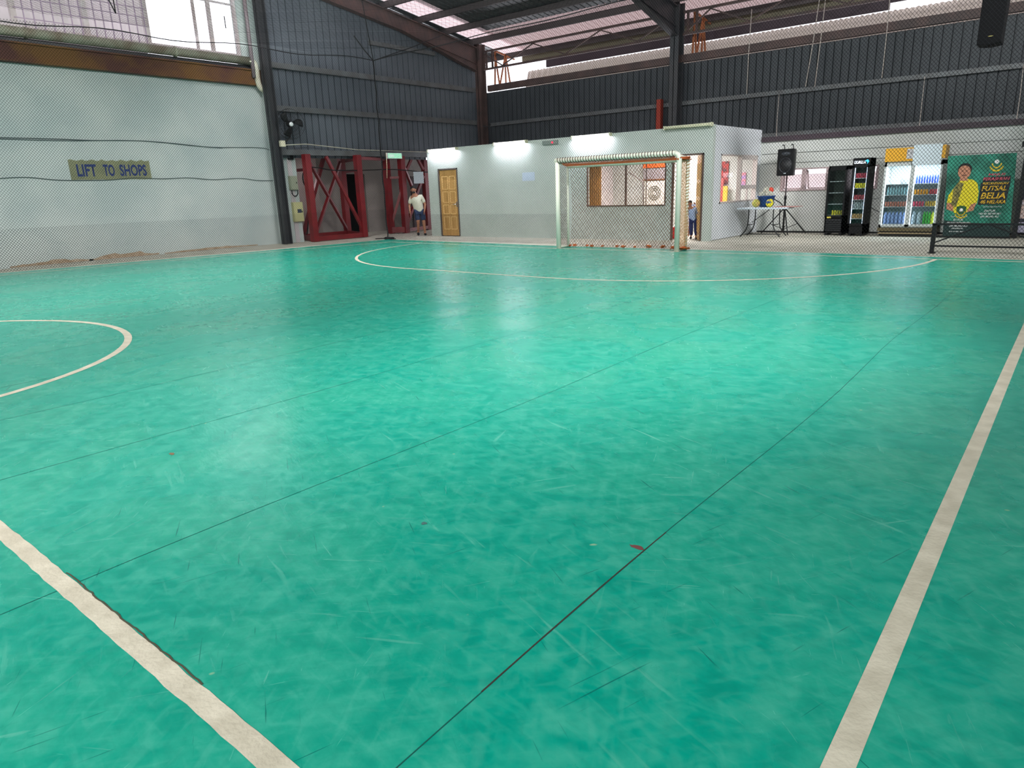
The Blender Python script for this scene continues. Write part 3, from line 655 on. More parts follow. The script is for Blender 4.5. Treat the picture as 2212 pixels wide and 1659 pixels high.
def wall_fan():
    c = at('x', -19.45, 627, 268); t = thing('wall_fan', 'black wall fan with round wire cage and white hub on the dark column', 'fan', c)
    R = 0.44; n = Vector((0.9, -0.35, -0.1)).normalized(); a = n.cross(Z3).normalized(); b = a.cross(n)
    def ring(r, off, tr, nm_mb): nm_mb.tube([c+n*off+(a*math.cos(2*PI*i/32)+b*math.sin(2*PI*i/32))*r for i in range(33)], tr, 5, False)
    cg = MB()
    for r, off in ((R, 0), (R*0.98, 0.06), (R*0.75, 0.10), (R*0.5, 0.12), (R*0.3, 0.13)): ring(r, off, 0.005, cg)
    for i in range(28):
        th = 2*PI*i/28; e = a*math.cos(th)+b*math.sin(th)
        cg.tube([c+e*R, c+n*0.06+e*R*0.98, c+n*0.12+e*R*0.5, c+n*0.13+e*0.06], 0.0022, 4)
        cg.tube([c+e*R, c-n*0.08+e*R*0.8, c-n*0.1+e*0.1], 0.0022, 4)
    child_world(cg, 'cage', BLACKM, t)
    bl = MB()
    for k in range(3):
        th0 = 0.5+k*2*PI/3; vs = []; fs = []
        for i in range(9):
            r = 0.06+i/8*(R*0.86-0.06); sp = 0.25+0.38*math.sin(PI*i/9)
            for j in range(5):
                th = th0+r*1.3+(j/4-0.5)*sp*1.3; vs.append(c+(a*math.cos(th)+b*math.sin(th))*r+n*(0.04+0.05*(j/4-0.5)))
        for i in range(8):
            for j in range(4): fs.append((i*5+j, i*5+j+1, (i+1)*5+j+1, (i+1)*5+j))
        bl = MB(); bl.add(vs, fs, True); o = child_world(bl, 'blade', BLACK, t); s_ = o.modifiers.new('t', 'SOLIDIFY'); s_.thickness = 0.006
    h = MB(); h.tube([c-n*0.22, c-n*0.05, c+n*0.02], [0.09, 0.10, 0.05], 14); child_world(h, 'motor', BLACKM, t)
    h = MB(); h.tube([c+n*0.115, c+n*0.15, c+n*0.16], [0.065, 0.06, 0.03], 16); child_world(h, 'hub_badge', WHITEP, t)
    h = MB(); h.tube([c-n*0.15, c-n*0.2+Vector((0,0,-0.4)), Vector((-19.58, 12.95, c.z-0.62))], 0.03, 8); child_world(h, 'bracket', BLACKM, t)
wall_fan()
t = thing('junction_box', 'cream junction box low on the dark column below the fan', 'box', (-19.5, 12.98, 3.0))
child_world(MB().box((-19.53, 12.9, 2.92), (-19.42, 13.06, 3.1)), 'case', mat('cream_plastic', (200, 196, 172), 0.5), t, bevel=0.01)
pz = at('x', -19.6, 612, 320)
child_world(MB().tube([(-19.46, 13.0, 2.97), (-19.6, 13.9, 3.03), (-19.6, 14.1, 3.02), (-19.62, 16.0, 2.9), (-19.62, 19.4, 2.88)], 0.014, 6), 'conduit', PVC, t)

# ------------------------------------------------------------------ office block
Y1 = 16.95; TOPZ = 2.78
dX0, dX1 = -16.80, -15.93
wX0, wX1, wZ0, wZ1 = -10.99, -8.57, 0.88, 2.04
oX0, oX1 = -8.40, -7.55
fo = MB(); wall_with_holes(fo, 'y', Y1, Y1+0.12, -17.27, -7.33, 0, TOPZ, [(dX0, dX1, -1, 2.15), (wX0, wX1, wZ0, wZ1), (oX0, oX1, -1, 2.13)])
struct(fo, 'wall_office_front', OFFICE_WALL, 'pale green-white front wall of the office block behind the goal', 'wall')
so = MB(); wall_with_holes(so, 'x', -7.45, -7.33, Y1+0.12, 20.2, 0, TOPZ-0.01, [(17.46, 19.98, 0.89, 2.1)])
struct(so, 'wall_office_side', SIDE_WALL, 'white side wall of the office block facing the coolers', 'wall')
so = MB(); so.box((-17.27, Y1+0.12, 0), (-17.15, 20.2, TOPZ)); so.box((-17.15, Y1+0.12, 2.66), (-7.45, 20.2, 2.74)); so.box((-12.2, Y1+0.12, 0), (-12.1, 20.2, 2.66))
struct(so, 'wall_office_inner', INNER, 'inner walls and ceiling of the office block', 'wall')
# back white wall with window band
bz0, bz1 = at('y', 20.2, 1733, 412).z, at('y', 20.2, 1733, 363).z
bx0, bx1 = at('y', 20.2, 1687, 385).x, at('y', 20.2, 1897, 385).x
bw = MB(); wall_with_holes(bw, 'y', 20.2, 20.35, -17.27, 4.0, 0, 2.47, [(bx0, bx1, bz0, bz1)])
struct(bw, 'wall_back', WHITE_WALL, 'white painted low back wall behind the coolers and banner', 'wall')
bw = MB(); bw.box((-7.3, 20.14, 2.44), (4.0, 20.4, 2.57)); struct(bw, 'trim_10', mat('gap_shade_brown', (62, 48, 56), 0.6), 'dark strip for the shadow gap above the white back wall', 'rail')  # shade of the open gap over the wall, built as a dark strip
bw = MB(); bw.box((-7.3, 20.185, 0.0), (4.0, 20.2, 0.04)); struct(bw, 'baseboard_back', BLACK, 'thin dark strip at the foot of the back wall', 'baseboard')
bw = MB(); 
for z in (1.86, 2.12): bw.tube([(-7.3, 20.19, z), (4.0, 20.19, z+0.02)], 0.007, 6)
tag(bw.build('wall_conduit', mat('pale_conduit', (140, 142, 140), 0.6)), 'thin grey conduits running along the white back wall above the windows', 'conduit')
# window band
xs = [bx0, at('y', 20.2, 1736, 385).x, at('y', 20.2, 1788, 385).x, at('y', 20.2, 1836, 385).x, bx1]
PINKF = mat('window_band_frame', (170, 150, 150), 0.5)
for i in range(4):
    a, b = xs[i], xs[i+1]
    o = thing('window_%d' % (6+i), ['bright awning window behind the loudspeaker', 'bright awning window propped open left of the black coolers', 'bright window glimpsed between the two black coolers', 'bright window right of the tall black cooler'][i], 'window', ((a+b)/2, 20.25, bz0)); o['kind'] = 'structure'
    f = MB(); f.box((a+0.001, 20.172, bz0+0.001), (a+0.05, 20.328, bz1-0.001)); f.box((b-0.05, 20.172, bz0+0.001), (b-0.001, 20.328, bz1-0.001)); f.box((a, 20.17, bz0), (b, 20.33, bz0+0.04)); f.box((a, 20.17, bz1-0.04), (b, 20.33, bz1))
    child_world(f, 'window_frame', PINKF, o)
    tilt = 0.14 if i == 1 else 0.0
    s_ = MB(); 
    s_.bar((a+0.07, 20.3+tilt, bz0+0.06), (a+0.07, 20.3, bz1-0.06), 0.03, 0.03); s_.bar((b-0.07, 20.3+tilt, bz0+0.06), (b-0.07, 20.3, bz1-0.06), 0.03, 0.03); s_.bar((a+0.07, 20.3+tilt, bz0+0.06), (b-0.07, 20.3+tilt, bz0+0.06), 0.03, 0.03)
    child_world(s_, 'sash', PINKF, o)
    g = MB(); g.poly([(a+0.07, 20.3+tilt, bz0+0.06), (b-0.07, 20.3+tilt, bz0+0.06), (b-0.07, 20.3, bz1-0.06), (a+0.07, 20.3, bz1-0.06)], (0, 0.006, 0)); child_world(g, 'glass_pane', GLASS, o)
tag(MB().box((-9, 27.5, 0), (2, 27.6, 1.6)).build('outside_wall', mat('pink_outside', (255, 236, 238), 0.9)), 'pink painted wall outside the bright back windows', 'wall', None, 'structure')

# front office window
o = thing('window_10', 'wide three-part office window behind the goal net', 'window', ((wX0+wX1)/2, Y1, wZ0)); o['kind'] = 'structure'
BRF = mat('bronze_frame', (96, 78, 72), 0.4, metal=0.3)
f = MB()
for x in (wX0, wX1-0.03): f.box((x+0.001, Y1-0.018, wZ0+0.001), (x+0.029, Y1+0.038, wZ1-0.001))
f.box((wX0, Y1-0.02, wZ0), (wX1, Y1+0.04, wZ0+0.03)); f.box((wX0, Y1-0.02, wZ1-0.03), (wX1, Y1+0.04, wZ1))
f.box((-9.785, Y1, wZ0), (-9.745, Y1+0.05, wZ1)); f.box((-9.17, Y1+0.03, wZ0), (-9.155, Y1+0.05, wZ1))
child_world(f, 'window_frame', BRF, o)
child_world(MB().box((wX0+.03, Y1+0.05, wZ0+.03), (wX1-.03, Y1+0.056, wZ1-.03)), 'glass_pane', GLASS, o)
# side office window
o = thing('window_11', 'white framed sliding window in the office side wall above the folding table', 'window', (-7.4, 18.7, 0.89)); o['kind'] = 'structure'
f = MB(); X = -7.39
for y in (17.46, 18.82, 19.94): f.box((X-0.05, y, 0.89), (X+0.07, y+0.04, 2.1))
f.box((X-0.05, 17.46, 0.89), (X+0.07, 19.98, 0.93)); f.box((X-0.05, 17.46, 2.06), (X+0.07, 19.98, 2.1)); f.box((X+0.0, 18.86, 1.22), (X+0.06, 19.94, 1.32)); f.box((X+0.01, 18.86, 1.98), (X+0.06, 19.94, 2.06)); f.box((X, 19.4, 0.93), (X+0.04, 19.43, 1.22))
child_world(f, 'window_frame', mat('white_frame', (190, 180, 176), 0.5), o)
child_world(MB().box((X-0.003, 17.5, 0.93), (X+0.003, 19.94, 2.06)), 'glass_pane', GLASS, o)

# doors
def panel_door(n, hinge, width, ang, label, h=2.1):
    o = thing('door_%d' % n, label, 'door', hinge, ang); o['kind'] = 'structure'
    MB().box((0, 0, 0.01), (width, 0.04, h)).build('door_leaf', WOOD, o)
    cw = (width-0.30)/2; zz = [0.22, 0.72, 1.08, 1.5]; hh = [0.40, 0.28, 0.34, 0.40]
    for z, hh_ in zip(zz, hh):
        for k in range(2):
            x = 0.11+k*(cw+0.08); mb = MB()
            for yy in (-0.004, 0.044):
              for a_, b_ in (((x, z), (x+cw, z)), ((x+cw, z), (x+cw, z+hh_)), ((x+cw, z+hh_), (x, z+hh_)), ((x, z+hh_), (x, z))): mb.bar((a_[0], yy, a_[1]), (b_[0], yy, b_[1]), 0.018, 0.022, up=(0, 1, 0))
            mb.build('panel_moulding', WOODD, o)
    hm = MB(); hm.tube([(width-0.07, 0.0, 1.02), (width-0.07, -0.06, 1.02), (width-0.19, -0.07, 1.02)], 0.012, 8); hm.box((width-0.09, -0.006, 0.93), (width-0.05, 0.002, 1.1)); hm.build('door_handle', mat('chrome%d' % n, (200, 200, 205), 0.2, metal=0.9), o)
    return o
panel_door(2, (dX0+0.04, Y1+0.02, 0), dX1-dX0-0.08, 0, 'closed varnished wooden panel door in the office block wall')
f = MB()
for x in (dX0, dX1-0.04): f.box((x, Y1-0.02, 0), (x+0.04, Y1+0.13, 2.15))
f.box((dX0, Y1-0.02, 2.11), (dX1, Y1+0.13, 2.15)); struct(f, 'door_frame', mat('grey_frame', (92, 84, 80), 0.5), 'grey frame of the closed wooden door', 'door frame')
panel_door(3, (oX1-0.04, Y1+0.03, 0), 0.82, math.radians(121), 'wooden panel door standing open into the lit office')
f = MB()
for x in (oX0, oX1-0.04): f.box((x, Y1-0.02, 0), (x+0.04, Y1+0.04, 2.13))
f.box((oX0, Y1-0.02, 2.09), (oX1, Y1+0.13, 2.13)); struct(f, 'door_frame', BRF, 'dark frame of the open office doorway', 'door frame')

# office contents
area('office_lamp', (-9.6, 18.6, 2.6), 1.6, 1.0, 230, (1.0, 0.93, 0.92), (-9.6, 18.6, 0))
area('recess_lamp', (-23.0, 14.6, 2.7), 0.9, 0.6, 20, (1.0, 0.86, 0.9), (-22.8, 15.2, 0))
def boxthing(nm, u0, v0, u1, v1, Y, d, m_, label, cat, bev=0.0):
    a = at('y', Y, u0, v0); b = at('y', Y, u1, v1)
    return tag(MB().box((a.x, Y, b.z), (b.x, Y+d, a.z)).build(nm, m_, bevel=bev), label, cat)
a = at('y', 19.6, 1270, 352)
tan = thing('curtain', 'tan curtain hanging inside the office window at its goalpost end', 'curtain', (-12.0, 19.0, 0.6))
def curtain(u0, u1, Y, z0, z1, parent, m_):
    xa, xb = at('y', Y, u0, 400).x, at('y', Y, u1, 400).x; mb = MB(); vs = []; fs = []; N = 60
    for i in range(N+1):
        x = xa+(xb-xa)*i/N; y = Y+0.03*math.sin(i*0.9)
        vs += [(x, y, z0), (x, y, z1)]
    fs = [(2*i, 2*i+2, 2*i+3, 2*i+1) for i in range(N)]; mb.add(vs, fs, True); o_ = child_world(mb, 'cloth', m_, parent); s_ = o_.modifiers.new('t', 'SOLIDIFY'); s_.thickness = 0.01
curtain(1262, 1299, 17.5, 0.7, 2.2, tan, mat('tan_cloth', (196, 138, 70), 0.8))
child_world(MB().tube([(at('y',17.5,1262,400).x, 17.5, 2.21), (at('y',17.5,1299,400).x, 17.5, 2.21)], 0.012, 6), 'rod', BLACKM, tan)
sf = thing('wall_shelf', 'bright orange wall shelf with bracket inside the office', 'shelf', (-8.9, 19.9, 2.0))
OR2 = mat('orange_board', (214, 92, 32), 0.5)
a = at('y', 19.9, 1389, 352); b = at('y', 19.9, 1437, 361)
child_world(MB().box((a.x, 19.9, b.z), (b.x+0.1, 20.19, a.z)), 'board', OR2, sf)
a2 = at('y', 19.95, 1415, 361); b2 = at('y', 19.95, 1418, 390); child_world(MB().box((a2.x, 20.0, b2.z), (b2.x, 20.15, a2.z)), 'bracket', mat('rust_red', (150, 66, 50), 0.6), sf)
boxthing('metal_cabinet', 1390, 365, 1440, 388, 19.92, 0.27, mat('grey_cab', (140, 132, 134), 0.4), 'grey metal wall cabinet below the orange shelf', 'cabinet')
ac = thing('wall_exhaust_unit', 'pale square wall unit with round grille inside the office', 'exhaust fan', (-8.8, 19.8, 1.2))
a = at('y', 19.75, 1392, 390); b = at('y', 19.75, 1436, 446)
child_world(MB().box((a.x, 19.75, b.z), (b.x, 20.19, a.z)), 'case', mat('pale_case', (206, 200, 190), 0.5), ac, bevel=0.02)
child_world(MB().box((a.x-0.02, 19.72, a.z), (b.x+0.02, 20.19, a.z+0.03)), 'top_board', BROWN, ac)
cx_, cz_ = (a.x+b.x)/2, (a.z+b.z)/2+0.02; g = MB()
for r in (0.08, 0.14, 0.2): g.tube([(cx_+r*math.cos(2*PI*i/24), 19.735, cz_+r*math.sin(2*PI*i/24)) for i in range(25)], 0.012, 5, False)
child_world(g, 'grille', mat('grille_grey', (120, 116, 106), 0.6), ac)
tag(MB().box((at('y',20.18,1306,400).x, 20.185, at('y',20.18,1306,418).z), (at('y',20.18,1320,400).x, 20.195, at('y',20.18,1306,386).z)).build('wall_calendar', mat('calendar', (206, 214, 236), 0.7, col2=(196, 120, 120), scale=9)), 'small pale wall calendar inside the office beside the tan curtain', 'calendar')
tag(MB().tube([at('y', 19.0, 1360, 373), at('y', 19.0, 1389, 393), at('y', 19.0, 1390, 446)], 0.014, 6).build('bent_pipe', mat('pipe_brown', (106, 90, 88), 0.5)), 'bent grey pipe crossing the inner office wall', 'pipe')
# poster and banners inside side window
boxthing('dark_poster', 1557, 349, 1572, 398, 20.17, 0.02, mat('dark_poster', (50, 36, 44), 0.6, col2=(206, 60, 50), scale=7), 'dark red patterned poster seen in the office side window', 'poster')
boxthing('rolled_banner', 1562, 402, 1569, 447, 20.05, 0.05, mat('yellow_roll', (226, 180, 50), 0.6), 'upright yellow rolled banner seen in the office side window', 'banner')
boxthing('rolled_banner', 1553, 385, 1560, 447, 20.05, 0.05, mat('red_roll', (176, 70, 66), 0.6), 'upright red rolled banner seen in the office side window', 'banner')
a = at('x', -7.9, 1603, 373); b = at('x', -7.9, 1612, 400)
boxthing('colour_poster', 1598, 373, 1610, 400, 20.17, 0.02, mat('colour_poster', (226, 140, 130), 0.6, col2=(140, 140, 214), scale=8), 'pastel poster on the inner office wall', 'poster')

# chairs in the doorway
def chair(loc, rz, m_, label, kind):
    t = thing('office_chair' if kind == 1 else 'wooden_chair', label, 'chair', loc, rz)
    for sx in (-1, 1):
        MB().bar((sx*0.2, -0.2, 0), (sx*0.19, -0.18, 0.44), 0.03, 0.03).build('leg', m_, t)
        MB().bar((sx*0.2, 0.22, 0), (sx*0.19, 0.18, 0.44), 0.03, 0.03).build('leg', m_, t)
        MB().bar((sx*0.19, 0.18, 0.44), (sx*0.18, 0.26, 0.9), 0.035, 0.03).build('back_post', m_, t)
    MB().box((-0.22, -0.22, 0.43), (0.22, 0.22, 0.47)).build('seat', m_, t, bevel=0.015)
    mb = MB(); 
    for i in range(4): mb.bar((-0.18, 0.22+0.012*i, 0.58+0.09*i), (0.18, 0.22+0.012*i, 0.58+0.09*i), 0.02, 0.05)
    mb.build('backrest', m_, t); return t
cp = at('z', 0, 1455, 513); chair((-8.55+0.4, 17.75, 0), 0.4, mat('blue_white_plastic', (176, 186, 214), 0.4), 'pale blue-white plastic chair just inside the office doorway', 1)
chair((-8.35, 18.5, 0), 0.2, BROWN, 'brown wooden chair behind the plastic chair in the office', 2)
t = tag(MB().lathe([(0.09, 0), (0.12, 0.28), (0.125, 0.3), (0.115, 0.3), (0.085, 0.02)], (-8.62, 17.45, 0.0), 16).build('red_bucket', mat('red_plastic', (206, 24, 24), 0.4)), 'red plastic bucket inside the office doorway behind the goalpost', 'bucket')

# ------------------------------------------------------------------ people
def skin_mesh(name, verts, edges, radii, material, parent, sub=2, root=0):
    me = bpy.data.meshes.new(name); me.from_pydata(verts, edges, []); me.update()
    o = bpy.data.objects.new(name, me); C.objects.link(o); o.parent = parent
    s_ = o.modifiers.new('skin', 'SKIN'); s_.use_smooth_shade = True
    for i, r in enumerate(radii):
        d = me.skin_vertices[0].data[i]; rr = r if isinstance(r, tuple) else (r, r); d.radius = rr; d.use_root = (i == root)
    ss = o.modifiers.new('sub', 'SUBSURF'); ss.levels = sub; ss.render_levels = sub
    me.materials.append(material); return o
SKIN = mat('skin', (164, 112, 84), 0.55); HAIR = mat('hair', (24, 18, 16), 0.7)
def person(label, loc, rz, J, R, shirt, shorts, long_legs=False, beard=True, scale=1.0, cat='person'):
    t = thing('person', label, cat, loc, rz); t.scale = (scale,)*3
    names = list(J); idx = {k: i for i, k in enumerate(names)}
    ch = [('pelvis','spine'),('spine','chest'),('chest','neck'),('neck','jaw'),('jaw','skull'),('skull','crown')]
    for s_ in 'LR': ch += [('chest','sh'+s_),('sh'+s_,'el'+s_),('el'+s_,'wr'+s_),('wr'+s_,'pa'+s_),('pelvis','hip'+s_),('hip'+s_,'kn'+s_),('kn'+s_,'an'+s_),('an'+s_,'toe'+s_)]
    V = [J[k] for k in names]; E_ = [(idx[a], idx[b]) for a, b in ch]; rad = [R[k.rstrip('LR') if k[-1] in 'LR' else k] for k in names]
    # fingers and thumb
    for s_ in 'LR':
        pa_ = Vector(J['pa'+s_]); wr = Vector(J['wr'+s_]); d = (pa_-wr).normalized(); side = Vector((0, 1, 0)); side = (side-d*side.dot(d)).normalized(); cu = d.cross(side)*(1 if s_ == 'L' else -1)
        for k, ln in enumerate((0.065, 0.075, 0.07, 0.055)):
            b0 = pa_+side*(k-1.5)*0.019+d*0.012; b1 = b0+d*ln*0.55; b2 = b1+(d*0.8+cu*0.5).normalized()*ln*0.5
            V += [tuple(b0), tuple(b1), tuple(b2)]; n0 = len(V)-3; rad += [0.0095, 0.009, 0.008]; E_ += [(idx['pa'+s_], n0), (n0, n0+1), (n0+1, n0+2)]
        b0 = wr.lerp(pa_, 0.4)-side*0.03; b1 = b0-side*0.012+d*0.035
        V += [tuple(b0), tuple(b1)]; n0 = len(V)-2; rad += [0.011, 0.009]; E_ += [(idx['pa'+s_], n0), (n0, n0+1)]
    body = skin_mesh('body', V, E_, rad, SKIN, t, 2, 0)
    def cl(name, chain, m_, rr, sub=2):
        ks = []; 
        for a, b in chain:
            for k in (a, b):
                if k not in ks: ks.append(k)
        pts = [(J[k] if k in J else EX[k]) for k in ks]
        return skin_mesh(name, pts, [(ks.index(a), ks.index(b)) for a, b in chain], [rr[k] for k in ks], m_, t, sub, 0)
    EX = {}
    for s_ in 'LR':
        EX['slv'+s_] = tuple(Vector(J['sh'+s_]).lerp(Vector(J['el'+s_]), 0.85)); EX['hem'+s_] = tuple(Vector(J['hip'+s_]).lerp(Vector(J['kn'+s_]), 1.0 if long_legs else 0.92))
        EX['cuff'+s_] = tuple(Vector(J['kn'+s_]).lerp(Vector(J['an'+s_]), 0.85))
    EX['low'] = tuple(Vector(J['pelvis'])+Vector((0, 0, -0.13)))
    EX['col'] = tuple(Vector(J['chest']).lerp(Vector(J['neck']), 0.55))
    cl('shirt', [('low','spine'),('spine','chest'),('chest','col'),('chest','shL'),('shL','slvL'),('chest','shR'),('shR','slvR')], shirt,
       {'low': (0.20, 0.155), 'spine': (0.185, 0.14), 'chest': (0.17, 0.12), 'col': (0.085, 0.075), 'shL': 0.078, 'shR': 0.078, 'slvL': 0.068, 'slvR': 0.068})
    lg = [('pelvis','hipL'),('hipL','hemL'),('pelvis','hipR'),('hipR','hemR')]
    rr = {'pelvis': (0.155, 0.115), 'hipL': 0.105, 'hipR': 0.105, 'hemL': 0.095, 'hemR': 0.095, 'cuffL': 0.07, 'cuffR': 0.07}
    if long_legs: lg += [('hemL','cuffL'),('hemR','cuffR')]
    cl('trousers' if long_legs else 'shorts', lg, shorts, rr)
    hc = Vector(J['skull'])
    mb = MB(); mb.ball((hc.x, hc.y+0.034, hc.z+0.042), (0.089, 0.096, 0.088), 18, 10); mb.build('hair', HAIR, t)
    if beard:
        jw = Vector(J['jaw']); mb = MB(); mb.ball((jw.x, jw.y-0.045, jw.z-0.008), (0.056, 0.048, 0.038), 14, 8); mb.build('beard', HAIR, t)
    mb = MB(); mb.ball((hc.x, hc.y-0.098, hc.z-0.035), (0.014, 0.022, 0.022), 10, 6); mb.build('nose', SKIN, t)
    for sx in (-1, 1):
        mb = MB(); mb.ball((hc.x+sx*0.032, hc.y-0.083, hc.z-0.012), (0.012, 0.010, 0.008), 8, 6); mb.build('eye', HAIR, t)
        mb = MB(); mb.ball((hc.x+sx*0.088, hc.y+0.0, hc.z-0.02), (0.012, 0.02, 0.03), 8, 6); mb.build('ear', SKIN, t)
    mb = MB(); mb.box((hc.x-0.022, hc.y-0.1, hc.z-0.075), (hc.x+0.022, hc.y-0.085, hc.z-0.067)); mb.build('mouth', mat('lips', (120, 66, 58), 0.6) if 'lips' not in MATS else MATS['lips'], t)
    for s_ in 'LR':
        an, to = Vector(J['an'+s_]), Vector(J['toe'+s_]); mb = MB(); d = to-an; d.z = 0; d.normalize()
        mb.tube([an-d*0.06+Vector((0,0,-0.05)), an+d*0.06+Vector((0,0,-0.05)), to+d*0.05], [0.042, 0.046, 0.032], 10); mb.build('shoe', BLACK, t)
    return t
J = dict(pelvis=(0.02, 0, 0.84), spine=(-0.01, -0.04, 1.03), chest=(-0.05, -0.09, 1.24), neck=(-0.10, -0.14, 1.385), jaw=(-0.12, -0.18, 1.45), skull=(-0.125, -0.175, 1.535), crown=(-0.125, -0.165, 1.60),
         shL=(0.12, -0.06, 1.30), elL=(0.235, -0.02, 1.04), wrL=(0.20, -0.12, 0.84), paL=(0.185, -0.14, 0.775),
         shR=(-0.22, -0.1, 1.27), elR=(-0.30, -0.06, 1.02), wrR=(-0.29, -0.17, 0.82), paR=(-0.285, -0.19, 0.755),
         hipL=(0.12, 0.0, 0.80), knL=(0.15, -0.05, 0.45), anL=(0.17, 0.0, 0.10), toeL=(0.18, -0.13, 0.04),
         hipR=(-0.07, 0.0, 0.80), knR=(-0.04, -0.10, 0.46), anR=(-0.06, 0.12, 0.12), toeR=(-0.06, 0.0, 0.04))
R = dict(pelvis=(0.14, 0.10), spine=(0.13, 0.095), chest=(0.145, 0.10), neck=0.055, jaw=0.062, skull=(0.082, 0.092), crown=0.06, sh=0.06, el=0.042, wr=0.028, pa=(0.04, 0.022), hip=0.09, kn=0.058, an=0.042, toe=0.035)
mp_ = at('z', 0, 908, 509)
person('bearded man in a cream t-shirt and dark blue shorts walking past the red frame', (mp_.x, mp_.y, 0.0), math.radians(46), J, R,
       mat('cream_shirt', (206, 206, 186), 0.8), mat('navy_shorts', (28, 46, 78), 0.8), scale=1.0)
J2 = dict(J); 
person('small person in light blue top and dark blue trousers standing in the office doorway', (-7.98, 17.35, 0), math.radians(20), J2, R,
       mat('light_blue_shirt', (156, 178, 214), 0.8), mat('dark_jeans', (30, 42, 92), 0.8), True, False, 0.60)

# ------------------------------------------------------------------ wall lamps on the office block
def batten(x0, x1, z, on, label):
    t = thing('fluorescent_lamp', label, 'lamp', ((x0+x1)/2, Y1-0.05, z))
    MB().box((-(x1-x0)/2, -0.02, 0.0), ((x1-x0)/2, 0.049, 0.05)).build('housing', mat('batten', (200, 200, 170), 0.5) if 'batten' not in MATS else MATS['batten'], t)
    MB().tube([(-(x1-x0)/2+0.03, -0.045, -0.01), ((x1-x0)/2-0.03, -0.045, -0.01)], 0.016, 10).build('tube', TUBE if on else mat('dead_tube', (186, 190, 160), 0.4), t)
    for s_ in (-1, 1): MB().box((s_*((x1-x0)/2-0.015)-0.02, -0.07, -0.035), (s_*((x1-x0)/2-0.015)+0.02, 0.049, 0.055)).build('tube_holder', MATS['batten'], t)
    if on:
        l = bpy.data.lights.new('tube_light', 'AREA'); l.shape = 'RECTANGLE'; l.size = x1-x0-0.1; l.size_y = 0.03; l.energy = 24; l.color = (0.88, 0.9, 1.0)
        lo = bpy.data.objects.new('tube_light', l); C.objects.link(lo); lo.parent = t; lo.location = (0, -0.065, -0.03); lo.rotation_euler = (math.radians(12), 0, 0)
batten(-17.13, -15.84, 2.72, True, 'lit fluorescent lamp on the office wall above the closed wooden door')
batten(-14.29, -13.04, 2.75, True, 'lit fluorescent lamp midway between the wooden door and the goal')
batten(-11.44, -10.19, 2.74, True, 'lit fluorescent lamp on the office wall above the goal')
batten(-8.62, -7.35, 2.77, False, 'unlit fluorescent lamp on the office wall above the open doorway')
t = thing('alarm_light', 'small grey box with a red light near the top of the office wall', 'alarm', (-12.2, Y1, 2.68))
MB().box((-0.28, -0.05, -0.06), (0.25, 0, 0.05)).build('case', mat('grey_green_case', (120, 132, 126), 0.6), t)
MB().ball((0.08, -0.06, -0.01), 0.03, 10, 6).build('lens', mat('red_lens', (200, 60, 70), 0.3, emis=(255, 60, 90), estr=1.5), t)
a = at('y', Y1-0.01, 1128, 373); b = at('y', Y1-0.01, 1155, 390)
tag(MB().box((a.x, Y1-0.012, b.z), (b.x, Y1-0.002, a.z)).build('paper_notice', mat('pale_notice', (182, 196, 212), 0.8)), 'pale blue-white notice stuck on the office wall left of the goal', 'notice')

# ------------------------------------------------------------------ nets
def net(name, org, U, V, W_, H_, du, dv, th, material, parent=None, disp=None, seg=0.9, zoff=0.0):
    """diamond mesh: strands both ways over a W_ x H_ sheet spanned by unit vectors U,V"""
    U = Vector(U); V = Vector(V); N = U.cross(V).normalized(); org = Vector(org); mb = MB(); vs = []; fs = []
    slope = dv/du
    for sgn in (1, -1):
        k = -int(H_/dv)-2 if sgn == 1 else 0
        kmax = int(W_/du)+2 if sgn == 1 else int(W_/du+H_/dv)+3
        while k < kmax:
            # u = k*du + sgn * v/slope
            pts = []
            u_at = lambda v: k*du+sgn*v/slope
            v0, v1 = 0.0, H_
            ua, ub = u_at(v0), u_at(v1)
            # clip on u
            def vc(u): return (u-k*du)*slope*sgn
            lo, hi = v0, v1
            a_, b_ = sorted((vc(0), vc(W_))); lo = max(lo, a_); hi = min(hi, b_)
            if hi-lo > 0.01:
                n_ = max(1, int((hi-lo)/seg)); i0 = len(vs)
                dirv = (U*(sgn/slope)+V).normalized(); perp = dirv.cross(N)
                for i in range(n_+1):
                    v = lo+(hi-lo)*i/n_; u = u_at(v); p = org+U*u+V*v
                    if disp: p = p+disp(u, v)
                    vs += [p+N*th*0.55, p-N*th*0.3+perp*th*0.5, p-N*th*0.3-perp*th*0.5]
                for i in range(n_):
                    b0 = i0+3*i
                    for j in range(3): fs.append((b0+j, b0+(j+1) % 3, b0+3+(j+1) % 3, b0+3+j))
            k += 1
    mb.add(vs, fs); me = bpy.data.meshes.new(name)
    base = Vector(parent.location) if parent is not None else Vector((0,0,0))
    me.from_pydata([tuple(Vector(p)-base) for p in vs], [], fs); me.materials.append(material)
    o = bpy.data.objects.new(name, me); C.objects.link(o)
    if parent is not None: o.parent = parent
    return o
NC = at('z', 0, 838, 516.5); NR = at('z', 0, 2212, 560.5); NL = at('z', 0, 0, 589)
TH = 0.0048
Ub = Vector((1, (NR.y-NC.y)/(NR.x-NC.x), 0)).normalized(); Ul = (NL-NC).normalized()
HB = 5.35
ZV = Vector((0, 0, 1))
bn = thing('safety_net', 'black diamond mesh safety net hanging behind the goal across the court end', 'net', (NC.x, NC.y, 0))
wv = lambda a, b: (lambda u, v: Vector((0.0, 0.05*math.sin(u*1.7+v*0.6)+0.03*math.sin(u*4.1+1+v), 0.02*math.sin(u*2.3)))*min(1, v*2))
def dispb(u, v): s_ = min(1.0, v/0.5); return Vector((0.012*math.sin(u*2.1+v*1.3), 0.05*math.sin(u*1.5+0.4*v)*s_, 0.02*math.sin(u*0.9)*v/5))
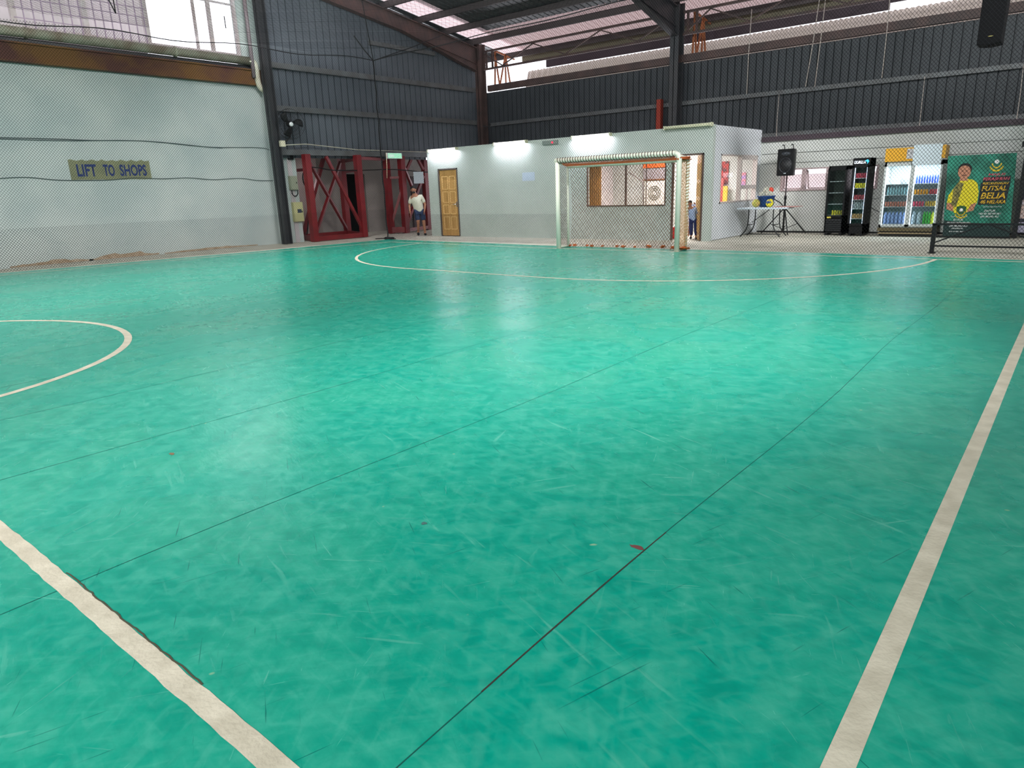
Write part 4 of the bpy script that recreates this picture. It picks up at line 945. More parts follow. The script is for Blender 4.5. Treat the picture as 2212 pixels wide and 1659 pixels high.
def displ(u, v): s_ = min(1.0, v/0.5); return Vector((0.05*math.sin(u*1.4+0.5*v)*s_, 0.012*math.sin(u*2.1+v), 0.02*math.sin(u*0.9)*v/5))
net('mesh_panel', NC, Ub, ZV, 18.6, HB, 0.060, 0.068, TH, NETM, bn, dispb)
gx0 = -9.9
net('skirt_panel', NC+Vector((0, 0.04, 0)), Ub, ZV, 7.3, 0.78, 0.060, 0.068, TH*0.7, NETM, bn, dispb)
def rope(pts, r, nm, parent): child_world(MB().tube(pts, r, 6), nm, ROPE, parent)
rope([NC+Ub*(i*18.6/30)+ZV*(HB+0.02*math.sin(i)) for i in range(31)], 0.012, 'top_rope', bn)
rope([NC+Vector((0.012*math.sin(i*1.3), 0.012*math.sin(i*2), HB*i/24)) if i else NC for i in range(25)], 0.020, 'corner_rope', bn)
ln = thing('safety_net', 'black diamond mesh safety net hanging along the left wall side', 'net', (NC.x, NC.y, 0))
NE = NC+Ul*12.5
net('mesh_panel', NE, Vector((0, -1, 0)), ZV, 10.0, HB, 0.060, 0.068, TH, NETM, ln)
net('mesh_panel', NC, Ul, ZV, 12.5, HB, 0.060, 0.068, TH, NETM, ln, displ)
net('skirt_panel', NC+Vector((-0.04, 0, 0)), Ul, ZV, 12.5, 0.95, 0.060, 0.068, TH*0.6, NETM, ln, displ)
rope([NC+Ul*(i*12.5/30)+ZV*(HB+0.05*math.sin(i*0.8)) for i in range(31)]+[NE+Vector((0, -i*2.5, HB)) for i in range(1, 5)], 0.012, 'top_rope', ln)
cn = thing('safety_net', 'black overhead safety net stretched below the roof', 'net', (NC.x, NC.y, HB))
net('mesh_panel', NC+ZV*HB, Ub, Vector((0, -1, 0)), 18.6, 19.0, 0.130, 0.130, 0.0035, NETM, cn, lambda u, v: Vector((0, 0, -0.10*math.sin(PI*min(1, u/18.6))-0.05*math.sin(v*0.9)**2)), seg=1.5)
# small tie weight at net corner foot
mb = MB(); mb.ball((NC.x, NC.y, 0.03), (0.16, 0.10, 0.05), 12, 6); mb.ball((NC.x+0.12, NC.y+0.05, 0.03), (0.08, 0.12, 0.04), 10, 6); mb.tube([NC+Vector((-0.5, -0.1, 0.01)), NC+Vector((-0.2, 0, 0.02)), NC, NC+Vector((0.35, 0.02, 0.01))], 0.015, 5)
tag(mb.build('net_bundle', ROPE), 'bunched black net end lying at the foot of the net corner rope', 'rope bundle')
# guy wires at the net corner
for e, lb in ((at('x', -19.5, 957, 75), 'black wire from net corner up to the far corner rafter'), (at('y', 12.0, 765, 78), 'black wire from net corner slanting up toward the roof on the left'), (NC+Vector((0.05, -0.3, 7.0)), 'short black wire rising straight above the net corner')):
    tp = NC+ZV*HB; tag(MB().tube([tp, tp.lerp(e, 0.5)+Vector((0, 0, -0.03)), e], 0.014, 6).build('guy_wire', ROPE), lb, 'wire')
a = at('x', -17.9, 250, 29); 
for uu, vv in ((222, -25), (243, -10)):
    tag(MB().tube([a, at('x', -17.9, uu, vv)], 0.014, 6).build('guy_wire', ROPE), 'black wire tying the left net up in front of the gridded window', 'wire', 'wires tying the left net to the roof')
a = at('x', -17.7, 488, 61); tag(MB().tube([a, at('x', -17.7, 484, 35)], 0.014, 6).build('guy_wire', ROPE), 'short black wire tying up the left net in front of the bright window', 'wire')
hang(834, 330, 836, 385, 15.3, 0.008, 'short beige cord hanging beside the net corner rope', CREAMT)
a = at('x', -19.4, 835, 0)

# ------------------------------------------------------------------ goal
def goal():
    gl = at('z', 0, 1207, 536.5); gr = at('z', 0, 1461.5, 543.5); bl = at('z', 0, 1233, 533); br = at('z', 0, 1488, 542.2)
    t = thing('futsal_goal', 'white tubular futsal goal with lashed orange and cream net', 'goal', ((gl.x+gr.x)/2, gl.y, 0))
    H = 2.04; r = 0.055
    gl.z = gr.z = bl.z = br.z = 0; dep = ((bl.y-gl.y)+(br.y-gr.y))/2; dep = max(0.42, min(0.6, dep))
    bl = Vector((gl.x+0.0, gl.y+dep, 0)); br = Vector((gr.x, gr.y+dep, 0))
    R_ = 0.10; HBK = at('y', bl.y, 1350, 349).z
    def corner(p, q, top):  # post bending to crossbar
        return [p, p+ZV*(top-R_), p+ZV*(top-R_*0.3)+(q-p).normalized()*R_*0.3, p+ZV*top+(q-p).normalized()*R_]
    child_world(MB().tube([gl, gl+ZV*(H-0.04)], r, 14), 'post', GOALW, t)
    child_world(MB().tube([gr, gr+ZV*(H-R_), gr+ZV*(H-R_*0.3)+(gl-gr).normalized()*R_*0.3, gr+ZV*H+(gl-gr).normalized()*R_], r, 14), 'post', GOALW, t)
    child_world(MB().tube([gl+ZV*(H)-Vector((r, 0, 0)), gr+ZV*H+(gl-gr).normalized()*R_], r, 14), 'crossbar', GOALW, t)
    child_world(MB().tube([bl, bl+ZV*(HBK)], 0.03, 12), 'back_post', GOALW, t)
    child_world(MB().tube([br, br+ZV*(HBK)], 0.03, 12), 'back_post', GOALW, t)
    child_world(MB().tube([bl+ZV*(HBK-0.035), br+ZV*(HBK-0.035)], 0.042, 12), 'back_bar', GOALW, t)
    for a, b in ((gl, bl), (gr, br)):
        child_world(MB().tube([a+ZV*(H-0.05), b+ZV*(HBK)], 0.025, 10), 'top_side_bar', GOALW, t); child_world(MB().tube([a+ZV*0.03, b+ZV*0.03], 0.025, 10), 'ground_bar', GOALW, t)
    # lashing around crossbar
    sp = MB(); n = 42
    pts = []
    for i in range(n*8+1):
        f = i/(n*8); c = (gl+ZV*H).lerp(gr+ZV*H+(gl-gr).normalized()*R_, f); th = 2*PI*i/8
        pts.append(c+Vector((0, math.cos(th), math.sin(th)))*(r+0.007))
    sp.tube(pts, 0.008, 4); child_world(sp, 'crossbar_lashing', mat('lashing_cord', (74, 42, 26), 0.8), t)
    sp = MB(); pts = []
    for i in range(50*8+1):
        f = i/400; c = (bl+ZV*(HBK-0.035)).lerp(br+ZV*(HBK-0.035), f); th = 2*PI*i/8; pts.append(c+Vector((0, math.cos(th), math.sin(th)))*0.046)
    sp.tube(pts, 0.004, 4); child_world(sp, 'back_bar_lashing', CREAMT, t)
    sp = MB(); pts = []
    for i in range(30*8+1):
        f = i/240; c = br.lerp(br+ZV*(HBK), f); th = 2*PI*i/8; pts.append(c+Vector((math.cos(th), math.sin(th), 0))*0.036)
    sp.tube(pts, 0.01, 4); child_world(sp, 'back_post_lashing', mat('tan_cord', (170, 140, 96), 0.8), t)
    W_ = (br-bl).length; Ux = (br-bl).normalized(); Uy = Vector((0, 1, 0))
    NB = mat('brown_twine', (108, 74, 50), 0.8)
    net('back_net', bl+Vector((0, 0.05, 0)), Ux, ZV, W_, HBK, 0.08, 0.09, 0.0085, NB, t, lambda u, v: Vector((0, 0.12*math.sin(PI*v/2)+0.03*math.sin(u*4), 0)), seg=0.3)
    net('side_net', gl, Uy, ZV, dep, HBK, 0.07, 0.085, 0.006, NB, t)
    net('side_net', gr, Uy, ZV, dep+0.06, HBK, 0.045, 0.06, 0.009, mat('pale_twine', (190, 150, 110), 0.8), t, lambda u, v: Vector((0.03*math.sin(v*3), 0, 0)), seg=0.2)
    net('top_net', gl+ZV*(H-0.02), Ux, (bl-gl+Vector((0, 0, HBK-H))).normalized(), W_, dep, 0.05, 0.05, 0.009, ORANGE, t, lambda u, v: Vector((0, 0, -0.03*math.sin(v*6))), seg=0.15)
    ro = MB(); 
    ro.tube([gl+Vector((3.3*i/60*W_/3.3, dep*0.45+0.03*math.sin(i*1.7), H-0.035+0.008*math.sin(i*2.3))) for i in range(61)], 0.010, 5); child_world(ro, 'net_rope', ORANGE, t)
    # orange twine bunches on the ground
    for k in range(13):
        f = [0.02, 0.06, 0.16, 0.22, 0.3, 0.43, 0.5, 0.58, 0.7, 0.82, 0.9, 0.98, 1.02][k]; c = bl.lerp(br, f)+Vector((0, random.uniform(-.05, .08), 0.02))
        rr = random.uniform(0.03, 0.07); mb = MB(); pts = [c+Vector((rr*math.cos(i*1.9)*random.uniform(.5,1), rr*math.sin(i*2.6)*random.uniform(.5,1), random.uniform(0, rr))) for i in range(14)]
        mb.tube(catmull(pts, 2), 0.009, 4); child_world(mb, 'twine_bunch', ORANGE, t)
    c = gr+Vector((0.02, dep*0.6, 0.03)); mb = MB(); pts = [c+Vector((random.uniform(-.04, .1), random.uniform(-.2, .2), random.uniform(0, .05))) for i in range(26)]; mb.tube(catmull(pts, 2), 0.012, 4); child_world(mb, 'twine_bunch', ORANGE, t)
    c = gr+ZV*(H-0.12)+Vector((0.0, dep*0.5, 0)); mb = MB(); pts = [c+Vector((random.uniform(-.06, .06), random.uniform(-.28, .28), random.uniform(-0.02, .05))) for i in range(26)]; mb.tube(catmull(pts, 2), 0.014, 4); child_world(mb, 'twine_bunch', ORANGE, t)
goal()

# ------------------------------------------------------------------ folding table, tub and balls
def table():
    a = at('z', 0, 1612, 508); X0, X1, Ya, Yb = -7.25, -5.95, 18.45, 19.1
    t = thing('folding_table', 'white folding table with black steel legs beside the office side wall', 'table', ((X0+X1)/2, (Ya+Yb)/2, 0))
    child_world(MB().box((X0, Ya, 0.70), (X1, Yb, 0.745)), 'tabletop', mat('table_top', (206, 220, 230), 0.4), t, bevel=0.015)
    for xs_ in (X0+0.30, X1-0.35):
        for y in (Ya+0.08, Yb-0.08):
            s_ = 1 if xs_ < (X0+X1)/2 else -1
            child_world(MB().tube(catmull([(xs_, y, 0.70), (xs_, y, 0.45), (xs_-s_*0.04, y, 0.2), (xs_-s_*0.2, y, 0.0)], 4), 0.014, 8), 'leg', BLACKM, t)
        child_world(MB().tube([(xs_, Ya+0.08, 0.3), (xs_, Yb-0.08, 0.3)], 0.011, 6), 'cross_bar', BLACKM, t)
    child_world(MB().tube([(X0+0.15, Ya+0.3, 0.05), (X1-0.2, Ya+0.3, 0.05)], 0.012, 6), 'cross_bar', BLACKM, t)
    child_world(MB().tube([(X0+0.3, Ya+0.35, 0.35), (X0+0.75, Ya+0.35, 0.68)], 0.01, 6), 'stay', BLACKM, t)
    return X0, X1, Ya, Yb
X0, X1, Ya, Yb = table()
c = at('y', 18.95, 1654, 447); 
tub = tag(MB().lathe([(0.15, 0), (0.17, 0.02), (0.22, 0.26), (0.24, 0.27), (0.235, 0.285), (0.21, 0.28), (0.16, 0.03)], (c.x, 18.95, 0.747), 24).build('plastic_tub', mat('blue_plastic', (24, 70, 132), 0.4)), 'blue plastic tub full of pale balls on the folding table', 'tub')
BALLW = mat('pale_ball', (196, 196, 180), 0.5, col2=(160, 164, 150), scale=9); BALLR = mat('red_ball', (214, 70, 50), 0.5)
tubx = c.x
for dx, dy, dz_, r_, m_, lb in ((-0.1, 0, 0.30, 0.1, BALLW, 'scuffed pale ball on the tub pile, office wall side'), (0.08, -0.03, 0.31, 0.1, BALLW, 'scuffed pale ball on the tub pile, loudspeaker side'), (-0.01, 0.05, 0.42, 0.095, BALLW, 'scuffed pale ball topmost on the tub pile'), (0.09, 0.06, 0.43, 0.07, BALLR, 'red-orange ball on top of the blue tub pile')):
    tag(MB().ball((tubx+dx, 18.95+dy, 0.747+dz_), r_, 18, 12).build('ball', m_), lb, 'ball')
a = at('y', 18.75, 1634, 440); tag(MB().ball((a.x, 18.72, 0.747+0.105), 0.105, 22, 14).build('ball', mat('olive_ball', (176, 184, 80), 0.5, col2=(196, 160, 90), scale=6)), 'yellow-green ball on the folding table left of the blue tub', 'ball')
a = at('y', 18.75, 1664, 438); tag(MB().ball((a.x, 18.72, 0.747+0.105), 0.105, 22, 14).build('ball', mat('yb_ball', (226, 214, 40), 0.5, col2=(30, 66, 120), scale=7, lo=0.5, hi=0.56)), 'bright yellow and blue ball on the folding table right of the blue tub', 'ball')
tag(MB().box((-6.35, 18.6, 0.746), (-5.75, 19.1, 0.756)).build('pink_board', mat('pink_board', (196, 140, 132), 0.6)), 'pinkish board on the end of the folding table behind the loudspeaker stand', 'board')

# ------------------------------------------------------------------ loudspeaker on tripod
def speaker():
    YS = 19.65; b = at('y', YS, 1700, 378)
    t = thing('speaker_stand', 'black tripod stand carrying the loudspeaker in front of the back wall', 'speaker stand', (b.x, YS, 0)); X, Y = b.x, YS
    zt = b.z
    child_world(MB().tube([(X, Y, 0.55), (X, Y, zt)], 0.018, 10), 'pole', mat('maroon_pole', (40, 18, 24), 0.4), t)
    child_world(MB().tube([(X, Y, 0.08), (X, Y, 0.95)], 0.026, 10), 'lower_tube', BLACKM, t)
    child_world(MB().tube([(X, Y, 0.62), (X, Y, 0.72)], 0.045, 10), 'collar', BLACK, t); child_world(MB().tube([(X, Y, 0.93), (X, Y, 1.0)], 0.035, 10), 'clamp', BLACK, t)
    for a_ in (math.radians(185), math.radians(-60), math.radians(20)):
        e = Vector((X+0.58*math.cos(a_), Y+0.58*math.sin(a_), 0.012)); top = Vector((X+0.03*math.cos(a_), Y+0.03*math.sin(a_), 0.66))
        child_world(MB().tube([top, e], 0.016, 8), 'leg', BLACKM, t); child_world(MB().tube([Vector((X, Y, 0.12)), top.lerp(e, 0.6)], 0.009, 6), 'brace', BLACKM, t)
    s_ = thing('loudspeaker', 'black loudspeaker cabinet mounted on the tripod stand', 'loudspeaker', (X, Y, zt))
    a1 = at('y', YS, 1684, 325); a2 = at('y', YS, 1721, 381); w_ = (a2.x-a1.x)*0.92; h_ = 0.68
    zc = zt-0.02
    mb = MB(); wt, wb, d = w_*0.5, w_*0.5, 0.36
    mb.poly([(X-wt, Y-d*0.55, zc), (X+wt, Y-d*0.55, zc), (X+wt*0.7, Y+d*0.45, zc), (X-wt*0.7, Y+d*0.45, zc)], (0, 0, h_))
    child_world(mb, 'cabinet', BLACK, s_, bevel=0.03)
    g = MB(); yf = Y-d*0.55-0.004
    g.tube([(X+0.155*math.cos(2*PI*i/28), yf, zc+0.27+0.185*math.sin(2*PI*i/28)) for i in range(29)], 0.012, 6, False); child_world(g, 'woofer_ring', mat('ring_black', (44, 46, 52), 0.35), s_)
    g = MB(); g.lathe([(0.148, 0), (0.15, 0.006), (0.05, 0.002)], (X, yf-0.004, zc+0.27), 24, 'y'); child_world(g, 'grille', mat('grille_black', (26, 27, 30), 0.6), s_)
    g = MB(); g.ball((X, yf, zc+0.56), (0.12, 0.02, 0.05), 16, 8); child_world(g, 'horn', mat('horn_black', (50, 54, 60), 0.3), s_)
    g = MB(); g.box((X-0.03, yf-0.008, zc+0.055), (X+0.03, yf-0.002, zc+0.07)); child_world(g, 'badge', PAPER, s_)
    for dx in (-0.1, 0.13): 
        g = MB(); g.tube(catmull([(X+dx, Y-0.05, zc+h_-0.02), (X+dx, Y-0.05, zc+h_+0.09), (X+dx-0.03, Y-0.05, zc+h_+0.11), (X+dx-0.05, Y-0.05, zc+h_+0.08)], 3), 0.012, 6); child_world(g, 'hook', BLACKM, s_)
    tag(MB().tube(catmull([(X+0.0, Y-0.1, 0.72), (X-0.15, Y-0.05, 0.85), (X-0.3, Y-0.3, 0.95), (X-0.35, 19.1, 0.80), (X-0.45, 18.95, 0.765)], 4), 0.012, 6).build('speaker_cable', BLACK), 'black cable looping from the folding table to the speaker stand', 'cable')
speaker()

# ------------------------------------------------------------------ coolers and drinks
def bottle_proto(kind, col, cap):
    nm = 'drink_can' if kind == 'can' else 'drink_bottle'
    mb = MB()
    if kind == 'can': mb.lathe([(0.026, 0), (0.031, 0.006), (0.031, 0.108), (0.026, 0.118)], (0, 0, 0), 10)
    elif kind == 'big': mb.lathe([(0.045, 0), (0.05, 0.01), (0.05, 0.20), (0.018, 0.27), (0.018, 0.285)], (0, 0, 0), 10)
    else: mb.lathe([(0.028, 0), (0.031, 0.008), (0.031, 0.13), (0.012, 0.18), (0.012, 0.195)], (0, 0, 0), 10)
    me = mb.build(nm, mat('drink_%d_%d_%d' % col, col, 0.35, emis=col, estr=0.0) if 'drink_%d_%d_%d' % col not in MATS else MATS['drink_%d_%d_%d' % col])
    return me
def drinks(kind, col, label, group, xa, xb, n, y, z, rows=1):
    pr = bottle_proto(kind, col, None); first = True
    for r_ in range(rows):
        for i in range(n):
            o_ = pr if first else pr.copy()
            if not first: C.objects.link(o_)
            first = False
            o_.location = (xa+(xb-xa)*(i+0.5)/n, y+0.10*r_, z); k_ = min(1.0, 0.80*(xb-xa)/n/(0.1 if kind == 'big' else 0.062)); o_.scale = (k_, k_, 1); tag(o_, label, 'drink', group)
def cooler(label, xa, xb, yf, dep, z0, z1, body, glz0, glz1, ndoors, shelves, name='drinks_cooler', inner=None, sign=None):
    t = thing(name, label, 'cooler', ((xa+xb)/2, yf, 0)); w_ = 0.04; bk = inner or body
    mb = MB(); mb.box((xa, yf+0.05, z0), (xa+w_, yf+dep, z1)); mb.box((xb-w_, yf+0.05, z0), (xb, yf+dep, z1)); mb.box((xa, yf+0.05, glz1), (xb, yf+dep, z1)); mb.box((xa, yf+0.05, z0), (xb, yf+dep, glz0)); 
    child_world(mb, 'body', body, t)
    child_world(MB().box((xa+w_, yf+dep-0.03, glz0), (xb-w_, yf+dep-0.01, glz1)), 'back_liner', bk, t)
    dw = (xb-xa)/ndoors
    for k in range(ndoors):
        a, b = xa+k*dw, xa+(k+1)*dw; f = MB()
        f.box((a, yf, glz0-0.03), (a+0.045, yf+0.045, glz1+0.03)); f.box((b-0.045, yf, glz0-0.03), (b, yf+0.045, glz1+0.03)); f.box((a, yf, glz0-0.03), (b, yf+0.045, glz0+0.02)); f.box((a, yf, glz1-0.02), (b, yf+0.045, glz1+0.03))
        d = child_world(f, 'door', body, t)
        g = MB().box((a+0.045, yf+0.02, glz0+0.02), (b-0.045, yf+0.026, glz1-0.02)).build('glass', FGLASS, d, at0=t.location)
        h = MB().box((b-0.035 if k == 0 else a+0.01, yf-0.025, (glz0+glz1)/2-0.15), (b-0.015 if k == 0 else a+0.03, yf, (glz0+glz1)/2+0.15)).build('door_handle', BLACKM if ndoors == 1 else ALU, d, at0=t.location)
    for z in shelves: child_world(MB().box((xa+w_, yf+0.07, z-0.012), (xb-w_, yf+dep-0.05, z)), 'shelf', WHITEP, t)
    return t
# cooler 1: dark, nearly empty
YF = 19.35
def xz(u, v, Y=YF): p = at('y', Y, u, v); return p.x, p.z
x0 = xz(1790, 365)[0]; x1 = xz(1831, 360)[0]; 
x0 = (xz(1791, 359)[0]+xz(1777, 503)[0])/2; x1 = (xz(1832, 358)[0]+xz(1818, 503)[0])/2; zt = xz(1812, 358)[1]
c1 = cooler('nearly empty black glass-door cooler beside the taller black cooler', x0, x1, YF, 0.55, 0.06, zt, BLACK, 0.48, zt-0.09, 1, [0.5, 0.78, 1.06, 1.34], inner=mat('cooler_inner_dark', (92, 96, 88), 0.6))
g = MB()
for i in range(6): g.box((x0+0.04, YF-0.008, 0.12+i*0.05), (x1-0.04, YF+0.05, 0.14+i*0.05))
child_world(g, 'vent_grille', mat('vent_grey', (52, 54, 58), 0.4), c1)
for xx in (x0+0.05, x1-0.05): child_world(MB().box((xx-0.03, YF+0.05, 0), (xx+0.03, YF+0.5, 0.06)), 'foot', BLACK, c1)
drinks('can', (226, 206, 40), 'yellow drink can at the bottom of the nearly empty black cooler', 'yellow cans in the nearly empty cooler', x0+0.12, x1-0.05, 5, YF+0.15, 0.5)
tag(MB().box((x0+0.06, YF-0.004, 0.43), (x0+0.16, YF-0.001, 0.47)).build('yellow_sticker', mat('sticker', (190, 176, 70), 0.6)), 'small yellow sticker low on the nearly empty black cooler', 'sticker')
# cooler 2: tall black with lit sign
YF2 = 19.25
x0 = (xz(1844, 341, YF2)[0]+xz(1829, 490, YF2)[0])/2; x1 = (xz(1880, 341, YF2)[0]+xz(1866, 490, YF2)[0])/2; zt = xz(1862, 341, YF2)[1]
gz0, gz1 = 0.28, xz(1860, 360, YF2)[1]
sh2 = [0.42, 0.66, 0.88, 1.16, 1.40]
c2 = cooler('tall black cooler with a lit white name sign above rows of drinks', x0, x1, YF2, 0.6, 0.05, zt, BLACK, gz0, gz1, 1, sh2, inner=mat('cooler_inner_grey', (120, 126, 130), 0.6))
text('sign_lettering', 'GORILLA', (x0+0.03, YF2-0.002, zt-0.135), (1,0,0), (0,0,1), (x1-x0)*0.68, 0.07, mat('sign_white', (240, 245, 255), 0.4, emis=(235, 242, 255), estr=1.6), c2, 0.054 if False else 0.006, thick=0.01)
child_world(MB().box((x0, YF2-0.0, gz1+0.03), (x1, YF2+0.05, zt)), 'sign_panel', BLACK, c2)
for xx in (x0+0.06, x1-0.06): child_world(MB().box((xx-0.03, YF2+0.05, 0), (xx+0.03, YF2+0.55, 0.05)), 'foot', BLACK, c2)
bx = x1-0.075; g = MB(); g.poly([(bx-0.045, YF2-0.004, zt-0.07), (bx+0.02, YF2-0.004, zt-0.04), (bx+0.055, YF2-0.004, zt-0.085), (bx+0.01, YF2-0.004, zt-0.15), (bx+0.015, YF2-0.004, zt-0.10)], (0, 0.003, 0)); child_world(g, 'sign_emblem', mat('cyan_emblem', (60, 190, 240), 0.4, emis=(60, 190, 240), estr=1.2), c2)
LED = mat('led_strip', (255, 255, 255), 0.4, emis=(220, 228, 255), estr=4)
for xx in (x0+0.05, x1-0.065): child_world(MB().box((xx, YF2+0.06, gz0), (xx+0.012, YF2+0.075, gz1)), 'led_strip', LED, c2)
for z, col, kind, lb in ((1.40, (206, 70, 90), 'can', 'red'), (1.16, (236, 220, 40), 'can', 'yellow'), (0.88, (186, 74, 82), 'can', 'dark red'), (0.66, (170, 176, 176), 'bot', 'grey'), (0.42, (196, 150, 90), 'can', 'amber')):
    drinks(kind, col, '%s drink on its own shelf in the tall black cooler' % lb, '%s drinks in the tall black cooler' % lb, x0+0.07, x1-0.07, 6, YF2+0.12, z)
# cooler 3: white double door
YF3 = 19.3
x0 = (xz(1914, 322, YF3)[0]+xz(1898, 492, YF3)[0])/2; x1 = (xz(2041, 315, YF3)[0]+xz(2021, 492, YF3)[0])/2; zt = xz(1975, 318, YF3)[1]
gz1 = xz(1945, 357, YF3)[1]; gz0 = xz(1955, 487, YF3)[1]
sh3 = [gz0+0.02, gz0+0.46, gz0+0.74, gz0+1.02, gz0+1.30]
GREYW = mat('cooler_white', (188, 194, 192), 0.4)
sh3 = [gz0+0.03, at('y', YF3+0.15, 1960, 446).z, at('y', YF3+0.15, 1990, 420).z, at('y', YF3+0.15, 1990, 396).z]
c3 = cooler('wide white double-door cooler full of drinks left of the green banner', x0, x1, YF3, 0.65, gz0-0.06, gz1+0.09, GREYW, gz0, gz1, 2, sh3, inner=mat('cooler_inner_white', (206, 216, 218), 0.5))
area('cooler_light', ((x0+x1)/2, YF3+0.10, gz1-0.03), x1-x0-0.2, 0.05, 40, (0.85, 0.93, 1.0), ((x0+x1)/2, YF3+0.35, 0.2)).parent = None
xm = (x0+x1)/2
for xx in (x0+0.045, xm-0.06, xm+0.05, x1-0.055): child_world(MB().box((xx, YF3+0.055, gz0), (xx+0.01, YF3+0.065, gz1)), 'led_strip', mat('led_white', (255, 255, 255), 0.4, emis=(225, 238, 255), estr=9) if 'led_white' not in MATS else MATS['led_white'], c3)
child_world(MB().box((x0-0.01, YF3-0.01, gz1+0.09), (xm+0.04, YF3+0.5, zt)), 'yellow_header', mat('amber_panel', (212, 156, 30), 0.4), c3)
child_world(MB().box((x1-0.06, YF3-0.01, gz1+0.12), (x1+0.02, YF3+0.5, zt+0.02)), 'yellow_header', MATS['amber_panel'], c3)
child_world(MB().box((xm-0.02, YF3-0.03, gz1-0.02), (x1-0.05, YF3-0.015, zt+0.05)), 'paper_cover', PAPER, c3)
child_world(MB().box((xm-0.16, YF3-0.022, gz1+0.14), (xm-0.02, YF3-0.012, zt-0.03)), 'printed_note', mat('note', (222, 222, 222), 0.7, col2=(110, 110, 120), scale=22), c3)
child_world(MB().box((x0-0.02, YF3, gz0-0.14), (x1+0.02, YF3+0.6, gz0-0.06)), 'base_plinth', mat('brown_plinth', (92, 80, 52), 0.6), c3)
child_world(MB().box((x0+0.02, YF3+0.04, 0.0), (x1-0.02, YF3+0.6, gz0-0.14)), 'base', mat('black_base', (20, 18, 18), 0.6), c3)
child_world(MB().bar((x0, YF3+0.01, 0.07), (x1, YF3+0.01, 0.07), 0.03, 0.03), 'base_rail', mat('rail_tan', (150, 130, 96), 0.5), c3)
def zsh(i): return sh3[i]+0.001
G3 = [('bot', (66, 96, 214), 'blue capped bottle on the top shelf, banner-side door of the white cooler', xm+0.06, x1-0.06, 9, 3), ('bot', (206, 210, 216), 'clear pale bottle on the top shelf, outer door of the white cooler', x0+0.35, xm-0.06, 5, 3),
      ('can', (236, 160, 40), 'orange can on the middle shelf of the white cooler', xm+0.06, xm+0.36, 5, 2), ('can', (196, 60, 70), 'red can on the middle shelf of the white cooler', xm+0.38, x1-0.06, 4, 2),
      ('bot', (150, 190, 196), 'pale blue bottle on the middle shelf of the white cooler', x0+0.08, xm-0.06, 8, 2),
      ('can', (196, 116, 96), 'copper red can on the lower shelf, outer door of the white cooler', x0+0.06, xm-0.06, 9, 1), ('can', (226, 80, 110), 'pink can on the lower shelf of the white cooler', xm+0.06, xm+0.3, 4, 1), ('can', (222, 176, 60), 'golden can on the lower shelf of the white cooler', xm+0.32, x1-0.06, 5, 1)]
for kind, col, lb, a, b, n, s_ in G3: drinks(kind, col, lb, lb.replace('bottle', 'bottles').replace('can ', 'cans '), a, b, n, YF3+0.14, zsh(s_))
drinks('big', (150, 172, 226), 'large blue-white bottle at the bottom behind the outer door of the white cooler', 'large pale bottles in the white cooler', x0+0.06, xm-0.06, 6, YF3+0.14, zsh(0), 2)
drinks('big', (70, 196, 60), 'large bright green bottle at the bottom of the white cooler', 'large green bottles in the white cooler', xm+0.3, x1-0.14, 3, YF3+0.14, zsh(0), 2)
drinks('big', (200, 214, 226), 'large clear bottle behind the centre bottom of the white cooler', 'large clear bottles in the white cooler', xm+0.06, xm+0.28, 2, YF3+0.14, zsh(0), 2)
drinks('big', (206, 214, 40), 'large lime yellow bottle at the banner-side bottom of the white cooler', 'large lime bottles in the white cooler', x1-0.15, x1-0.05, 1, YF3+0.14, zsh(0), 1)
tag(MB().tube(catmull([at('y', 19.9, u, v) for u, v in ((1882,448),(1893,455),(1900,458))], 4), 0.008, 5).build('power_cable', BLACK), 'thin black power cord on the wall between the coolers', 'cord')
tag(MB().tube(catmull([at('y', 19.9, u, v) for u, v in ((1880,428),(1892,430),(1900,426))], 4), 0.006, 5).build('power_cable', BLACK), 'thin upper power cord on the wall between the coolers', 'cord')

